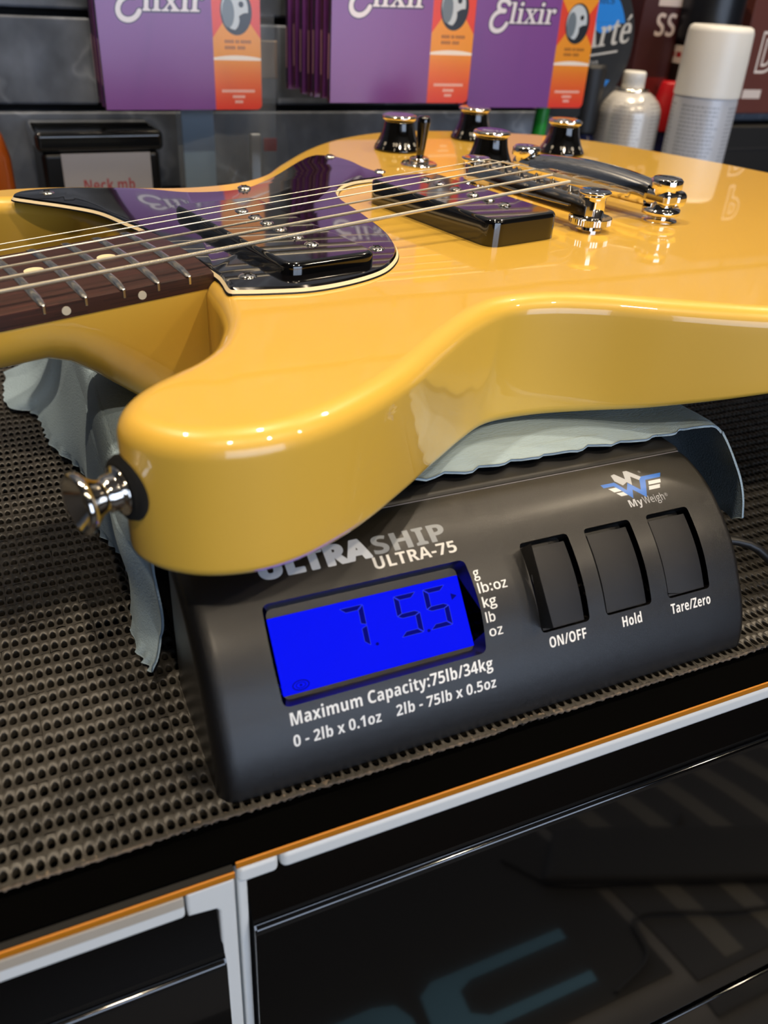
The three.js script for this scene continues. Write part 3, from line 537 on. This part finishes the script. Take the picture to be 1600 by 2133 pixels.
  part('white_ply', ply(0.55, 1.5, 0.1, 0.9), M.cream, guard, 'white middle ply showing at the edge');
  part('lower_ply', ply(0.02, 0.55, -0.15, 0.1), M.blackPlastic, guard);
  for (const [u, z] of [[-181.8, -96.5], [-101.7, -75.8], [-23.8, -126], [-21.3, -84], [-161, 37.6], [-104, 29]]) {
    const s = part('guard_screw', lathe([[0, 0.9], [1.2, 0.85], [2.4, 0.5], [3.0, 0], [3.0, -0.4]], 20).translate(u, 2.25, z), M.chrome, guard);
    part('screw_slot', merge([box(-1.5, 1.5, 0, 0.12, -0.25, 0.25), box(-0.25, 0.25, 0, 0.12, -1.5, 1.5)]).rotateY(0.5).translate(u, 3.1, z), M.blackMatte, s);
  }

  // pickups
  function pickup(name, uc, w, len, h, polesU, poleH, poleZ, label) {
    const s = new THREE.Shape(), r2 = 6.5, x = w / 2, y = len / 2;
    s.moveTo(-x + r2, -y); s.lineTo(x - r2, -y); s.quadraticCurveTo(x, -y, x, -y + r2); s.lineTo(x, y - r2); s.quadraticCurveTo(x, y, x - r2, y); s.lineTo(-x + r2, y); s.quadraticCurveTo(-x, y, -x, y - r2); s.lineTo(-x, -y + r2); s.quadraticCurveTo(-x, -y, -x + r2, -y);
    const pts = s.getSpacedPoints(220).slice(0, 220); const prof = []; for (let k = 0; k <= 6; k++) { const a = k / 6 * Math.PI / 2; prof.push([1.9 * (1 - Math.sin(a)), h - 1.9 * (1 - Math.cos(a))]); } prof.push([0, -2], [1, -2.5]);
    const g = crisp(slab(pts, prof, (q) => q).translate(uc, 0, 0));
    const cov = part(name, g, M.blackGloss, guitar, label);
    for (const z of poleZ) { const p = part('pole_screw', lathe([[0, 1.2], [1.2, 1.1], [2.2, 0.7], [2.9, 0], [2.9, -2]], 20).translate(polesU, poleH - 1.0, z), M.chrome, cov); part('screw_slot', box(-1.8, 1.8, 0, 0.1, -0.25, 0.25).rotateY(rr(0, 3)).translate(polesU, poleH + 0.12, z), M.blackMatte, p); }
  }
  pickup('neck_pickup', -132, 36.5, 88, 6.2, -130.5, 7.0, [-23.5, -13, -4, 5.5, 17, 27.2], 'glossy black neck pickup cover');
  pickup('bridge_pickup', -41, 37, 82, 10.2, -37.5, 11.2, [-27, -17.4, -6.6, 4.3, 14, 23.6], 'glossy black tall bridge pickup cover');

  // bridge
  {
    const bar = new THREE.Shape(); const L = 39, Wd = 6; bar.moveTo(-Wd, -L + 6); bar.quadraticCurveTo(-Wd, -L - 3, 0, -L - 3); bar.quadraticCurveTo(Wd, -L - 3, Wd, -L + 6); bar.lineTo(Wd, L - 6); bar.quadraticCurveTo(Wd, L + 3, 0, L + 3); bar.quadraticCurveTo(-Wd, L + 3, -Wd, L - 6); bar.closePath();
    const bo = bar.getSpacedPoints(140).slice(0, 140);
    const g = slab(bo, [[5, 10.4], [2.6, 10.4], [2.2, 12.4], [0.9, 13.0], [0.2, 12.6], [0, 11.8], [0, 6.2], [0.6, 5.6]], (h, x, z) => h + (h > 10 ? 0.9 * (1 - (z / 40) ** 2) : 0)).translate(0, 0.2, 0);
    const br = part('bridge', crisp(g), M.chrome, guitar, 'chrome bridge with six saddles');
    for (const z of [37, -37]) {
      part('thumbwheel', merge([new THREE.ExtrudeGeometry(new THREE.Shape(Array.from({ length: 192 }, (_, i) => { const a = i / 192 * 2 * Math.PI, q = 8.6 + (i % 4 < 2 ? 0.14 : -0.14); return V2(q * Math.cos(a), q * Math.sin(a)); })), { depth: 2.3, bevelEnabled: true, bevelSize: 0.25, bevelThickness: 0.25, bevelSegments: 1 }).rotateX(-Math.PI / 2).translate(0, 3.0, 0), cyl(3, 3, 0.6, 3, 16)]).translate(0, 0, z), M.chrome, br);
      part('post', merge([cyl(2.2, 2.2, -4, 16.2, 16), cyl(5.6, 5.6, 0, 0.7, 24)]).translate(0, 0, z), M.chrome, br);
      part('end_cap', lathe([[0, 16.2], [6.0, 16.0], [6.8, 15.5], [6.8, 14.8], [5.6, 14.2], [5.2, 13.2], [5.2, 5.6], [0, 5.5]], 28).translate(0, 0, z), M.chrome, br);
    }
    for (let i = 0; i < 6; i++) { const z = -25.5 + i * 10.2; const h = 15.9 + 1.2 * (1 - ((z / 25.5) ** 2)); part('saddle', merge([new THREE.CylinderGeometry(0.4, 5, 6.4, 4, 1).rotateY(Math.PI / 4).scale(0.75, 1, 0.8).translate(-2.4, h - 3.4, z), cyl(1.3, 1.3, -8.6, -5, 12).rotateZ(Math.PI / 2).translate(-13.6, 12.6, z).translate(13.6 - 8 + 1, 0, 0)]), M.nickel, br); }
    // vibrating wire across the front
    part('retainer_wire', tube([[-6.6, 9, 30], [-7, 8.4, 0], [-6.6, 9, -30]], 0.4, 20), M.nickel, br);
  }
  // tailpiece
  {
    const A = [36.5, -41], B = [42.5, 40]; const n = 30, m2 = 20, p = [], id2 = [];
    for (let i = 0; i <= n; i++) { const k = i / n, z = -34 + 68 * k, u = A[0] + (B[0] - A[0]) * (z + 41) / 81; const arch = 1 - ((z) / 36) ** 2, wd = 5.2 + 1.6 * arch ** 0.5, top = 15.2 + 2.8 * arch, bot = 5.2;
      for (let j = 0; j < m2; j++) { const a = j / m2 * 2 * Math.PI, c = Math.cos(a), s = Math.sin(a); const ex = 0.7; p.push(u + wd * Math.sign(c) * Math.abs(c) ** ex + (s > 0 ? 1.2 * s : 0), (top + bot) / 2 + (top - bot) / 2 * Math.sign(s) * Math.abs(s) ** ex, z); } }
    for (let i = 0; i < n; i++) for (let j = 0; j < m2; j++) { const a = i * m2 + j, b = i * m2 + (j + 1) % m2; id2.push(a, b, b + m2, a, b + m2, a + m2); }
    for (const [i, f] of [[0, 0], [n, 1]]) for (let j = 1; j < m2 - 1; j++) { const o = i * m2; f ? id2.push(o, o + j, o + j + 1) : id2.push(o, o + j + 1, o + j); }
    const g = new THREE.BufferGeometry(); g.setAttribute('position', new THREE.Float32BufferAttribute(p, 3)); g.setIndex(id2.map((v, i) => v)); 
    const tp = part('tailpiece', toCreasedNormals(g.toNonIndexed(), 0.9), M.chrome, guitar, 'arched chrome stop tailpiece');
    for (const [u, z] of [A, B]) {
      part('tailpiece_ear', merge([rbox(u - 5.2, u + 5.2, 6.4, 13.6, z > 0 ? 31 : -46, z > 0 ? 46 : -31, 2.6, 3), rbox(u + 0.5, u + 9, 6.2, 13.2, z > 0 ? z - 6 : z - 7, z > 0 ? z + 7 : z + 6, 3, 3)]), M.chrome, tp);
      part('stud', lathe([[0, 18.6], [3, 18.7], [5.8, 18.4], [6.9, 17.4], [6.9, 14.2], [5.2, 13.6], [5.2, 6], [8.2, 5.6], [8.2, 3.4], [5, 3], [5, 1.2], [7.6, 1.0], [7.8, 0], [0, 0]], 36).translate(u, 0, z), M.chrome, tp);
    }
    for (let i = 0; i < 6; i++) { const z = -25.5 + i * 10.2, u = A[0] + (B[0] - A[0]) * (z + 41) / 81; part('string_ferrule', new THREE.TorusGeometry(1.7, 0.55, 8, 18).rotateY(Math.PI / 2).translate(u - 5.6, 9.6, z), M.nickel, tp); }
  }
  // strings, treble to bass
  {
    const gauge = [0.25, 0.33, 0.43, 0.66, 0.91, 1.17];
    const wind = data(64, (u, v) => 0.5 + 0.5 * Math.sin(u * Math.PI * 2 * 8));
    for (let i = 0; i < 6; i++) {
      const k = 1 - 0.4 * i, zb = -25.4 * k, zn = -17.8 * k, r2 = gauge[i] / 2 * 1.12 + 0.05;
      const [bx, by] = N2B(-2.3, 16.97 + 1.3 * (1 - k * k) + 0.3), [nx, ny] = N2B(-SCALE, 14.2 + 1.1 * (1 - k * k) * 0.6);
      const pts = [[nx, ny, zn], [bx, by, zb]]; const tu = 36.5 + 6 * (zb + 41) / 81 - 4; pts.push([tu, 9.6, zb]);
      const wound = i > 2; let mat = M.string;
      if (wound) { const t2 = wind.clone(); t2.needsUpdate = true; t2.repeat.set(628 / (8 * [0.3, 0.36, 0.42][i - 3]), 1); mat = std({ color: 0xdad2c0, metalness: 1, roughness: 0.46, bumpMap: t2, bumpScale: 0.00012 }); }
      const seg = (a, b, n) => { const g = new THREE.TubeGeometry(new THREE.LineCurve3(V(...a), V(...b)), n, r2, 8); return g; };
      part('string', merge([seg(pts[0], pts[1], 8), seg(pts[1], pts[2], 4)]), mat, guitar);
    }
  }
  // knobs and switch
  const numerals = canvas(1024, 256, (g, w, h) => { g.fillStyle = '#0a0a0a'; g.fillRect(0, 0, w, h); g.fillStyle = '#cfcfca'; g.font = 'bold 40px sans-serif'; g.textAlign = 'center'; for (let k = 0; k < 12; k++) { g.fillText(String(k % 11), (k + 0.5) * w / 12, h * 0.80); g.fillRect((k + 0.5) * w / 12 - 2, h * 0.86, 4, 22); } });
  const knobBlack = phy({ map: numerals, roughness: 0.1, clearcoat: 1 });
  for (const [u, v] of [[33.5, 142], [105, 158], [50.5, 82], [127, 101]]) {
    const k = part('control_knob', lathe([[0, 16.2], [8.6, 16.2], [8.7, 14.6], [9.2, 11.5], [10.2, 8.2], [11.6, 5], [13.2, 2.4], [13.9, 0.9], [13.6, 0.3], [0, 0.3]], 48).translate(u, 0, -v), knobBlack, guitar, 'black bell-shaped control knob');
    part('knob_cap', lathe([[0, 19.0], [8.2, 18.9], [9.6, 18.3], [10.1, 17.3], [9.4, 16.2], [0, 16.1]], 40).translate(u, 0, -v), M.chrome, k, 'polished metal cap');
  }
  {
    const s = part('toggle_switch', lathe([[0, 1.6], [9.2, 1.5], [9.8, 0.6], [9.8, 0], [0, 0]], 36).translate(16, 0.1, -99.5), M.chrome, guitar, 'pickup selector switch');
    part('switch_nut', lathe([[0, 4.4], [4.6, 4.2], [5.4, 3.4], [5.4, 1.5], [0, 1.5]], 24).translate(16, 0, -99.5), M.chrome, s);
    part('switch_tip', lathe([[0, 24.5], [2.6, 24.2], [3.5, 23], [3.4, 21], [2.4, 9], [2.1, 5], [1.4, 4], [0, 4]], 24).rotateZ(-0.06).translate(16, 0, -99.5), M.blackGloss, s, 'black plastic tip');
  }
  // strap button at the end of the horn
  {
    const axis = V(-1, 0, 0.12).normalize(), q = new THREE.Quaternion().setFromUnitVectors(V(0, 1, 0), axis), at = V(-231.9, -17.8, 109.0);
    const mk = (pts, n = 40) => lathe(pts, n).applyQuaternion(q).translate(at.x, at.y, at.z);
    const b = part('strap_button', mk([[0, 0.9], [5.6, 1.0], [6.0, 1.5], [5.9, 2.1], [4.7, 2.5], [4.5, 3.0], [4.5, 4.6], [4.0, 5.2], [3.9, 5.8], [4.7, 7.4], [6.4, 9.4], [7.2, 10.2], [7.4, 11.2], [7.1, 12.0], [6.3, 12.1], [3.2, 9.2], [2.6, 9.0], [0, 9.8]]), M.chrome, guitar, 'polished strap button');
    part('felt_washer', mk([[0, -2.4], [7.8, -2.4], [8.2, -0.4], [7.6, 0.9], [0, 0.9]]), M.felt, b, 'black felt washer');
  }
}

// ================================================================ things on and before the wall
// string packets hanging in stacks on the wall
const packFace = canvas(1024, 1024, (g, w, h) => {
  g.fillStyle = '#834698'; g.fillRect(0, 0, w, h);
  g.fillStyle = 'rgba(40,20,70,0.25)'; for (let y = 0; y < h; y += 8) for (let x = (y / 8 % 2) * 4; x < w; x += 8) g.fillRect(x, y, 3, 3);
  const ox = w * 0.69; g.fillStyle = '#f39a12'; g.fillRect(ox, 0, w - ox, h);
  const gr = g.createLinearGradient(0, h * 0.7, 0, h); gr.addColorStop(0, '#f49a18'); gr.addColorStop(0.35, '#f2761d'); gr.addColorStop(1, '#ee3a24'); g.fillStyle = gr; g.fillRect(ox, h * 0.7, w - ox, h * 0.3);
  const cx = (ox + w) / 2, cy = h * 0.445; g.fillStyle = '#e8401f';
  for (const s of [-1, 1]) { g.beginPath(); g.moveTo(cx + s * (w - ox) / 2, cy - 150); g.lineTo(cx + s * 40, cy); g.lineTo(cx + s * (w - ox) / 2, cy + 150); g.fill(); }
  g.fillStyle = '#15181c'; g.beginPath(); g.ellipse(cx, cy, 104, 132, 0, 0, 7); g.fill();
  g.fillStyle = '#c9d3da'; g.beginPath(); g.ellipse(cx - 8, cy - 10, 88, 112, 0, 0, 7); g.fill();
  g.fillStyle = '#6f7c86'; g.beginPath(); g.ellipse(cx - 52, cy + 8, 40, 82, 0, 0, 7); g.fill();
  g.fillStyle = '#14171b'; g.beginPath(); g.arc(cx + 34, cy - 40, 17, 0, 7); g.fill(); g.beginPath(); g.moveTo(cx + 18, cy + 26); g.quadraticCurveTo(cx + 60, cy - 4, cx + 96, cy + 12); g.lineTo(cx + 70, cy + 92); g.quadraticCurveTo(cx + 20, cy + 120, cx - 20, cy + 112); g.quadraticCurveTo(cx + 30, cy + 76, cx + 18, cy + 26); g.fill();
  g.fillStyle = 'rgba(90,40,10,0.75)'; for (const [yy, ws] of [[0.60, [58, 20, 66]], [0.634, [70, 54]]]) { let x = cx - 82; for (const q of ws) { for (let k = 0; k < q; k += 9) g.fillRect(x + k, h * yy, 5.5, 19); x += q + 14; } }
  g.fillStyle = '#fff2e6'; g.beginPath(); g.moveTo(ox, h * 0.70); g.quadraticCurveTo(cx, h * 0.672, w, h * 0.70); g.lineTo(w, h * 0.714); g.lineTo(ox, h * 0.714); g.fill();
  g.fillStyle = '#ffe3da'; for (const [yy, x0, n] of [[0.882, -112, 24], [0.915, -40, 9], [0.945, -26, 6]]) for (let k = 0; k < n; k++) g.fillRect(cx + x0 + k * 9.4, h * yy, 6, 17);
  // flowing word mark
  g.save(); g.translate(w * 0.115, h * 0.475); g.transform(1, -0.02, -0.12, 1, 0, 0); g.strokeStyle = '#3b2350'; g.lineJoin = 'round'; g.lineWidth = 20; g.font = 'bold 176px serif'; g.strokeText('lixir', 148, -10); g.fillStyle = '#efe9ee'; g.fillText('lixir', 148, -10);
  g.lineCap = 'round'; for (const [lw, c] of [[44, '#3b2350'], [30, '#efe9ee']]) { g.strokeStyle = c; g.lineWidth = lw; g.beginPath(); g.moveTo(132, -132); g.bezierCurveTo(96, -176, 30, -150, 52, -108); g.bezierCurveTo(60, -92, 84, -86, 104, -88); g.bezierCurveTo(20, -96, -12, -20, 26, 20); g.bezierCurveTo(60, 52, 118, 40, 138, -8); g.stroke(); } g.restore();
});
packFace.wrapS = packFace.wrapT = THREE.ClampToEdgeWrapping;
{
  const faceM = phy({ map: packFace, roughness: 0.32, clearcoat: 0.5, clearcoatRoughness: 0.2 });
  const side = std({ color: 0x4c1736, roughness: 0.4 }), sideDark = std({ color: 0x2a1030, roughness: 0.45 }), lineM = std({ color: 0xb98a9a, roughness: 0.5 });
  const shape = new THREE.Shape(); const S2 = 104, r = 4; shape.moveTo(0, 0); shape.lineTo(S2 - r, 0); shape.quadraticCurveTo(S2, 0, S2, r); shape.lineTo(S2, S2 - r); shape.quadraticCurveTo(S2, S2, S2 - r, S2); shape.lineTo(0, S2); shape.closePath();
  const bodyG = toM(new THREE.ExtrudeGeometry(shape, { depth: 5, bevelEnabled: false }).translate(0, 0, -5.2));
  const faceG = new THREE.ShapeGeometry(shape); { const p = faceG.attributes.position, u = faceG.attributes.uv; for (let i = 0; i < p.count; i++) u.setXY(i, p.getX(i) / S2, p.getY(i) / S2); } toM(faceG);
  const spineG = toM(box(-0.5, 0.3, 4, 70, -4.2, -1.2)), spineT = toM(box(-0.7, -0.4, 14, 40, -3.4, -2.0));
  const stack = (x, y, z, turn, count, pitch, which, sx) => {
    for (let k = 0; k < count; k++) {
      const pos = k === 0 ? 'front' : k === count - 1 ? 'rearmost' : ['second', 'third', 'fourth', 'fifth', 'sixth'][k - 1];
      const label = k === 0 ? `purple string packet with orange band, front of the ${which} stack` : `maroon edge of the ${pos} string packet in the ${which} hanging stack`;
      const c = Math.cos(turn), s = Math.sin(turn);
      const t = thing('string_packet', label, 'packet', [x - s * pitch * k + (k ? rr(-1.2, 1.2) : 0), y + (k ? rr(-2, 1) : 0), z - c * pitch * k], turn, 'string packets hanging on the wall');
      part('sleeve', bodyG, side, t); part('printed_face', faceG, faceM, t); part('spine_label', spineG, k % 2 ? side : sideDark, t); part('spine_print', spineT, lineM, t);
    }
  };
  stack(-139.5, 2.2, -284, 0.02, 3, 13, 'left', 1);
  stack(-0.5, 11.6, -247, 0.0, 7, 14, 'middle', 1);
  stack(124, 4, -283, -0.02, 3, 12, 'right', 1);
  const peg = std({ color: 0x8a8a8a, metalness: 1, roughness: 0.3 });
  for (const [x, y, z, w] of [[-90, 118, -275, 'left'], [52, 127, -240, 'middle'], [172, 120, -275, 'right']]) single('peg_hook', merge([tube([[x, y, WALLZ + 1], [x, y, (WALLZ + z) / 2], [x, y, z]], 1.6, 12), tube([[x, y, z], [x, y + 4, z + 3], [x, y + 10, z + 4]], 1.6, 8)]), peg, `steel peg hook above the ${w} stack of string packets`, 'hook', 'peg hooks');
}
// round-faced packet
{
  const tex = canvas(768, 768, (g, w) => {
    g.fillStyle = '#17191b'; g.fillRect(0, 0, w, w); const c = w / 2; g.save(); g.beginPath(); g.arc(c, c, c * 0.86, 0, 7); g.clip();
    g.fillStyle = '#1583e0'; g.fillRect(0, 0, w, w * 0.36); g.fillRect(0, w * 0.74, w, w);
    g.fillStyle = '#101214'; g.fillRect(0, w * 0.36, w, w * 0.38);
    g.restore(); g.fillStyle = '#1583e0'; g.beginPath(); g.moveTo(w * 0.6, w * 0.36); g.quadraticCurveTo(w * 0.7, w * 0.5, w * 0.86, w * 0.36); g.fill();
    g.font = 'bold 62px serif'; g.fillStyle = '#0c3a70'; g.textAlign = 'center'; g.fillText('Classics', w * 0.62, w * 0.24);
    g.save(); g.translate(w * 0.13, w * 0.6); g.transform(1, -0.14, -0.1, 1.25, 0, 0); g.textAlign = 'left'; g.font = 'bold 150px serif'; g.fillStyle = '#c7c4bd'; g.fillText('Pro-Arté', 0, 0); g.fillRect(20, 26, 560, 9); g.font = '46px serif'; g.fillText('Nylon', 330, 82); g.restore();
  });
  const t = thing('round_packet', 'black round-faced packet with blue panels and silver script', 'packet', [238, 47, -318], 0.0);
  part('disc', cyl(56, 56, -3, 3, 64).rotateX(Math.PI / 2), std({ color: 0x1a1b1c, roughness: 0.45 }), t);
  const f = new THREE.CircleGeometry(54.5, 64).translate(0, 0, 3.2); part('printed_face', f, std({ map: tex, roughness: 0.45 }), t);
  part('rim', new THREE.TorusGeometry(56, 1.6, 10, 64), std({ color: 0x9a8c7d, roughness: 0.5 }), t);
}
// aerosol cans
function lines(w, h, bg, fg, n, extra) { return canvas(w, h, (g) => { g.fillStyle = bg; g.fillRect(0, 0, w, h); g.fillStyle = fg; for (let c = 0; c < n; c++) for (let y = h * 0.06; y < h * 0.95; y += 13) { let x = (c + 0.08) * w / n; const end = (c + 0.9) * w / n * (0.97 + 0.03 * rnd()); while (x < end) { const q = rr(6, 20); g.fillRect(x, y, Math.min(q, end - x), 5); x += q + 5; } } if (extra) extra(g, w, h); }); }
{
  const t = thing('spray_can', 'tall white-capped spray can at the right behind the guitar', 'can', [342, BENCH_Y, -268]);
  const lab = lines(1024, 512, '#c5c9d2', '#8a909c', 4); part('can_body', lathe([[0, 0], [25, 0], [26, 1.5], [26, 116], [25.4, 119], [24.5, 120]], 48), std({ map: lab, roughness: 0.35, metalness: 0.1 }), t, 'grey printed label');
  part('can_cap', lathe([[26.4, 119], [26.6, 120], [26.3, 145], [25.6, 165], [24.4, 168.4], [22, 169.6], [0, 169.6]], 48), std({ color: 0xe6e5e0, roughness: 0.35 }), t, 'white plastic cap');
  const u = thing('solvent_can', 'silver-grey aerosol can with white nozzle left of the white-capped can', 'can', [300, BENCH_Y, -312]);
  const lab2 = lines(1024, 512, '#c9c5bf', '#a39e98', 5); part('can_body', lathe([[0, 0], [27, 0], [28, 1.5], [28, 99], [27.4, 104], [24.6, 109.5], [19.5, 114], [14.5, 117]], 48), std({ map: lab2, roughness: 0.25, metalness: 0.2 }), u);
  part('collar', lathe([[14.2, 115.5], [15, 117], [14.6, 119], [10, 120], [0, 120]], 36), M.chrome, u);
  part('nozzle', lathe([[0, 132], [8.5, 132], [9.6, 130.6], [9.8, 119], [0, 119]], 28), std({ color: 0xe4e2dc, roughness: 0.4 }), u, 'white spray nozzle');
}
// bottles beside the cans
{
  const bottle = (name, label, x, z, prof, capProf, mat, capMat, lab) => { const t = thing(name, label, 'bottle', [x, BENCH_Y, z]); part('bottle_body', lathe(prof, 36), mat, t); part('bottle_cap', lathe(capProf, 30), capMat, t); if (lab) part('bottle_label', lathe(lab[0], 36), lab[1], t); return t; };
  const navy = phy({ color: 0x0c1338, roughness: 0.1, clearcoat: 1 });
  bottle('polish_bottle', 'dark blue bottle with tall black cap left of the silver can', 262, -322, [[0, 0], [17, 0], [18, 2], [18, 62], [16, 72], [11, 80], [8, 84]], [[8.5, 82], [11, 83], [12.2, 85], [13, 132], [11.5, 136], [0, 136]], navy, std({ color: 0x15161a, roughness: 0.5 }), [[[18.15, 22], [18.2, 24], [18.2, 60], [18.1, 61]], std({ map: lines(512, 256, '#d8a044', '#6c5a3c', 3), roughness: 0.5 })]);
  bottle('glue_bottle', 'small bottle with red cap between the two aerosol cans', 347, -318, [[0, 0], [9, 0], [10, 2], [10, 78], [7, 86]], [[8, 84], [11.4, 85], [11, 112], [9, 122], [7.5, 124], [0, 124]], std({ color: 0x1c2360, roughness: 0.4 }), std({ color: 0xc41320, roughness: 0.4 }));
  bottle('jar_bottle', 'black-capped dark bottle behind the white-capped can', 384, -330, [[0, 0], [24, 0], [25, 2], [25, 150], [22, 158]], [[24, 152], [27, 154], [27.5, 156], [27.5, 196], [26, 199], [0, 199]], std({ color: 0x1c1413, roughness: 0.35 }), std({ color: 0x0b0f16, roughness: 0.35 }), [[[25.2, 100], [25.3, 102], [25.3, 150], [25.2, 151]], std({ map: canvas(512, 256, (g, w, h) => { g.fillStyle = '#1a1212'; g.fillRect(0, 0, w, h); g.fillStyle = '#d9cfc8'; g.fillRect(0, 0, w, 70); g.fillStyle = '#a3242a'; for (let x = 12; x < w; x += 30) g.fillRect(x, 26, 20, 20); g.fillStyle = '#cfc9c6'; g.fillRect(0, 150, w, 60); g.fillStyle = '#d98a1a'; g.fillRect(0, 214, w, 42); }), roughness: 0.4 })]);
  bottle('orange_bottle', 'amber orange bottle at the far left edge by the wall', -222, -300, [[0, 0], [20, 0], [21, 2], [21, 76], [18, 90], [11, 104], [9, 110]], [[9.5, 108], [12, 109], [12, 130], [11, 132], [0, 132]], phy({ color: 0x9a4a17, roughness: 0.2, clearcoat: 0.7 }), std({ color: 0x7a3512, roughness: 0.4 }), [[[21.15, 18], [21.2, 20], [21.2, 54], [21.1, 55]], std({ map: lines(256, 256, '#b9a08c', '#7d5a44', 2), roughness: 0.6 })]);
  single('green_marker', merge([cyl(5.2, 5.6, 0, 96, 20).rotateZ(-0.08).translate(196, BENCH_Y, -300), cyl(5.6, 5, 96, 128, 20).rotateZ(-0.08).translate(196, BENCH_Y, -300)]), std({ color: 0x1c9a33, roughness: 0.4 }), 'bright green marker standing under the right packet stack', 'marker');
}
// boxes on the right
{
  const brown = (lines2) => canvas(512, 512, (g, w, h) => { g.fillStyle = '#5e2f27'; g.fillRect(0, 0, w, h); g.strokeStyle = '#e8e0da'; g.lineWidth = 7; g.font = 'bold 150px sans-serif'; lines2(g, w, h); });
  const t = thing('brown_box', 'brown carton with pale outlined letters at the right edge', 'box', [421, -6, -338]);
  part('carton', rbox(0, 128, 0, 150, -20, 20, 1.5), std({ color: 0x5e2f27, roughness: 0.5 }), t);
  part('printed_face', new THREE.PlaneGeometry(126, 148).translate(64, 75, 20.2), std({ map: brown((g, w, h) => { g.strokeText('P', 90, 250); g.strokeText('De', 60, 395); g.fillStyle = '#d8ccc6'; g.fillRect(40, 445, 90, 26); }), roughness: 0.5 }), t);
  const u = thing('maroon_box', 'dark red carton lettered SS behind the silver can', 'box', [318, BENCH_Y, -349]);
  part('carton', rbox(0, 62, 0, 200, -10, 10, 1.5), std({ color: 0x421414, roughness: 0.5 }), u);
  part('printed_face', new THREE.PlaneGeometry(60, 198).translate(31, 100, 10.2), std({ map: canvas(256, 800, (g, w, h) => { g.fillStyle = '#3c1515'; g.fillRect(0, 0, w, h); g.fillStyle = '#cdbdb4'; g.font = 'bold 96px sans-serif'; g.fillText('SS', 60, 170); g.fillRect(60, 40, 150, 40); g.fillStyle = '#7a1a1a'; g.fillRect(0, 300, w, 140); }), roughness: 0.5 }), u);
  const s = thing('side_box', 'black carton standing low beyond the white-capped can', 'box', [418, BENCH_Y, -330]);
  part('carton', rbox(0, 150, 0, 88, -18, 18, 1.5), std({ color: 0x0b0a0a, roughness: 0.6 }), s);
  part('lid_line', box(1, 149, 68, 69, -18.3, 18.3), std({ color: 0x222020, roughness: 0.6 }), s);
  // pliers and small parts lying on the bench at the right
  const p = thing('pliers', 'steel pliers lying on the bench behind the guitar at right', 'tool', [392, BENCH_Y, -240]);
  for (const k of [-1, 1]) part('handle', tube([[0, 12, 0], [22, 14, k * 9], [60, 15, k * 13], [110, 14, k * 10]], 3.4, 20), std({ color: 0x35353a, roughness: 0.4 }), p);
  part('jaw', merge([rbox(-34, 4, 6, 16, -7, 7, 3), cyl(8, 8, 5, 18, 24)]), M.nickel, p);
  single('white_cap', lathe([[0, 22], [13, 22], [15, 20], [16, 0], [0, 0]], 32).translate(408, BENCH_Y, -205), std({ color: 0xc9c6bc, roughness: 0.5 }), 'white plastic cap on the bench beside the tall spray can', 'cap');
}
// things behind the neck, left
{
  const t = thing('parts_box', 'clear-lidded black parts box with red-lettered white label by the wall', 'box', [-183, BENCH_Y, -328], 0.03);
  part('tub', rbox(0, 78, 0, 78, -26, 26, 4), std({ color: 0x0c0d0e, roughness: 0.35 }), t);
  part('lid', rbox(-3, 81, 78, 91, -28, 29, 4), phy({ color: 0x15171a, roughness: 0.12, clearcoat: 1 }), t);
  part('label_card', rbox(12, 71, 30, 77, 26.1, 26.9, 0.3, 1), std({ color: 0xb4b2b6, roughness: 0.6 }), t);
  part('label_print', new THREE.PlaneGeometry(57, 45).translate(41.5, 53.5, 27.0), std({ map: canvas(512, 320, (g, w, h) => { g.fillStyle = '#b4b2b8'; g.fillRect(0, 0, w, h); g.fillStyle = '#b0484e'; g.font = 'bold 74px sans-serif'; g.textAlign = 'center'; g.fillText('Neck mb', w / 2, 165); }), roughness: 0.6 }), t);
  // clear bag hanging
  const b = thing('plastic_bag', 'clear plastic bag of small parts hanging between packet stacks', 'bag', [-90, -92, -316], 0.0);
  const film = phy({ color: 0xe8eef2, transmission: 0.88, thickness: 0, roughness: 0.15, ior: 1.3, side: THREE.DoubleSide });
  const gg = new THREE.PlaneGeometry(72, 150, 30, 50); { const p = gg.attributes.position; for (let i = 0; i < p.count; i++) p.setZ(i, 9 * Math.cos(p.getX(i) / 36 * 1.4) + 3 * noise(p.getX(i) * 0.12, p.getY(i) * 0.06)); gg.computeVertexNormals(); }
  part('film', gg.translate(36, 75, 2), film, b);
  part('backing_card', rbox(5, 28, 8, 90, -3, -1, 0.5), std({ color: 0x9db4c8, roughness: 0.5 }), b, 'pale blue card');
  part('header', rbox(46, 76, 110, 134, -2, 0, 1), std({ color: 0x8c7f74, roughness: 0.7 }), b, 'tan header flap');
  part('metal_strip', rbox(54, 62, 20, 74, -3, 1, 1), std({ color: 0xb9b6b2, metalness: 0.8, roughness: 0.3 }), b);
  part('red_tag', merge([rbox(64, 74, 62, 71, 0, 1, 0.3)]), std({ color: 0x8c1f28, roughness: 0.5 }), b);
}
renderer.render(scene, camera);
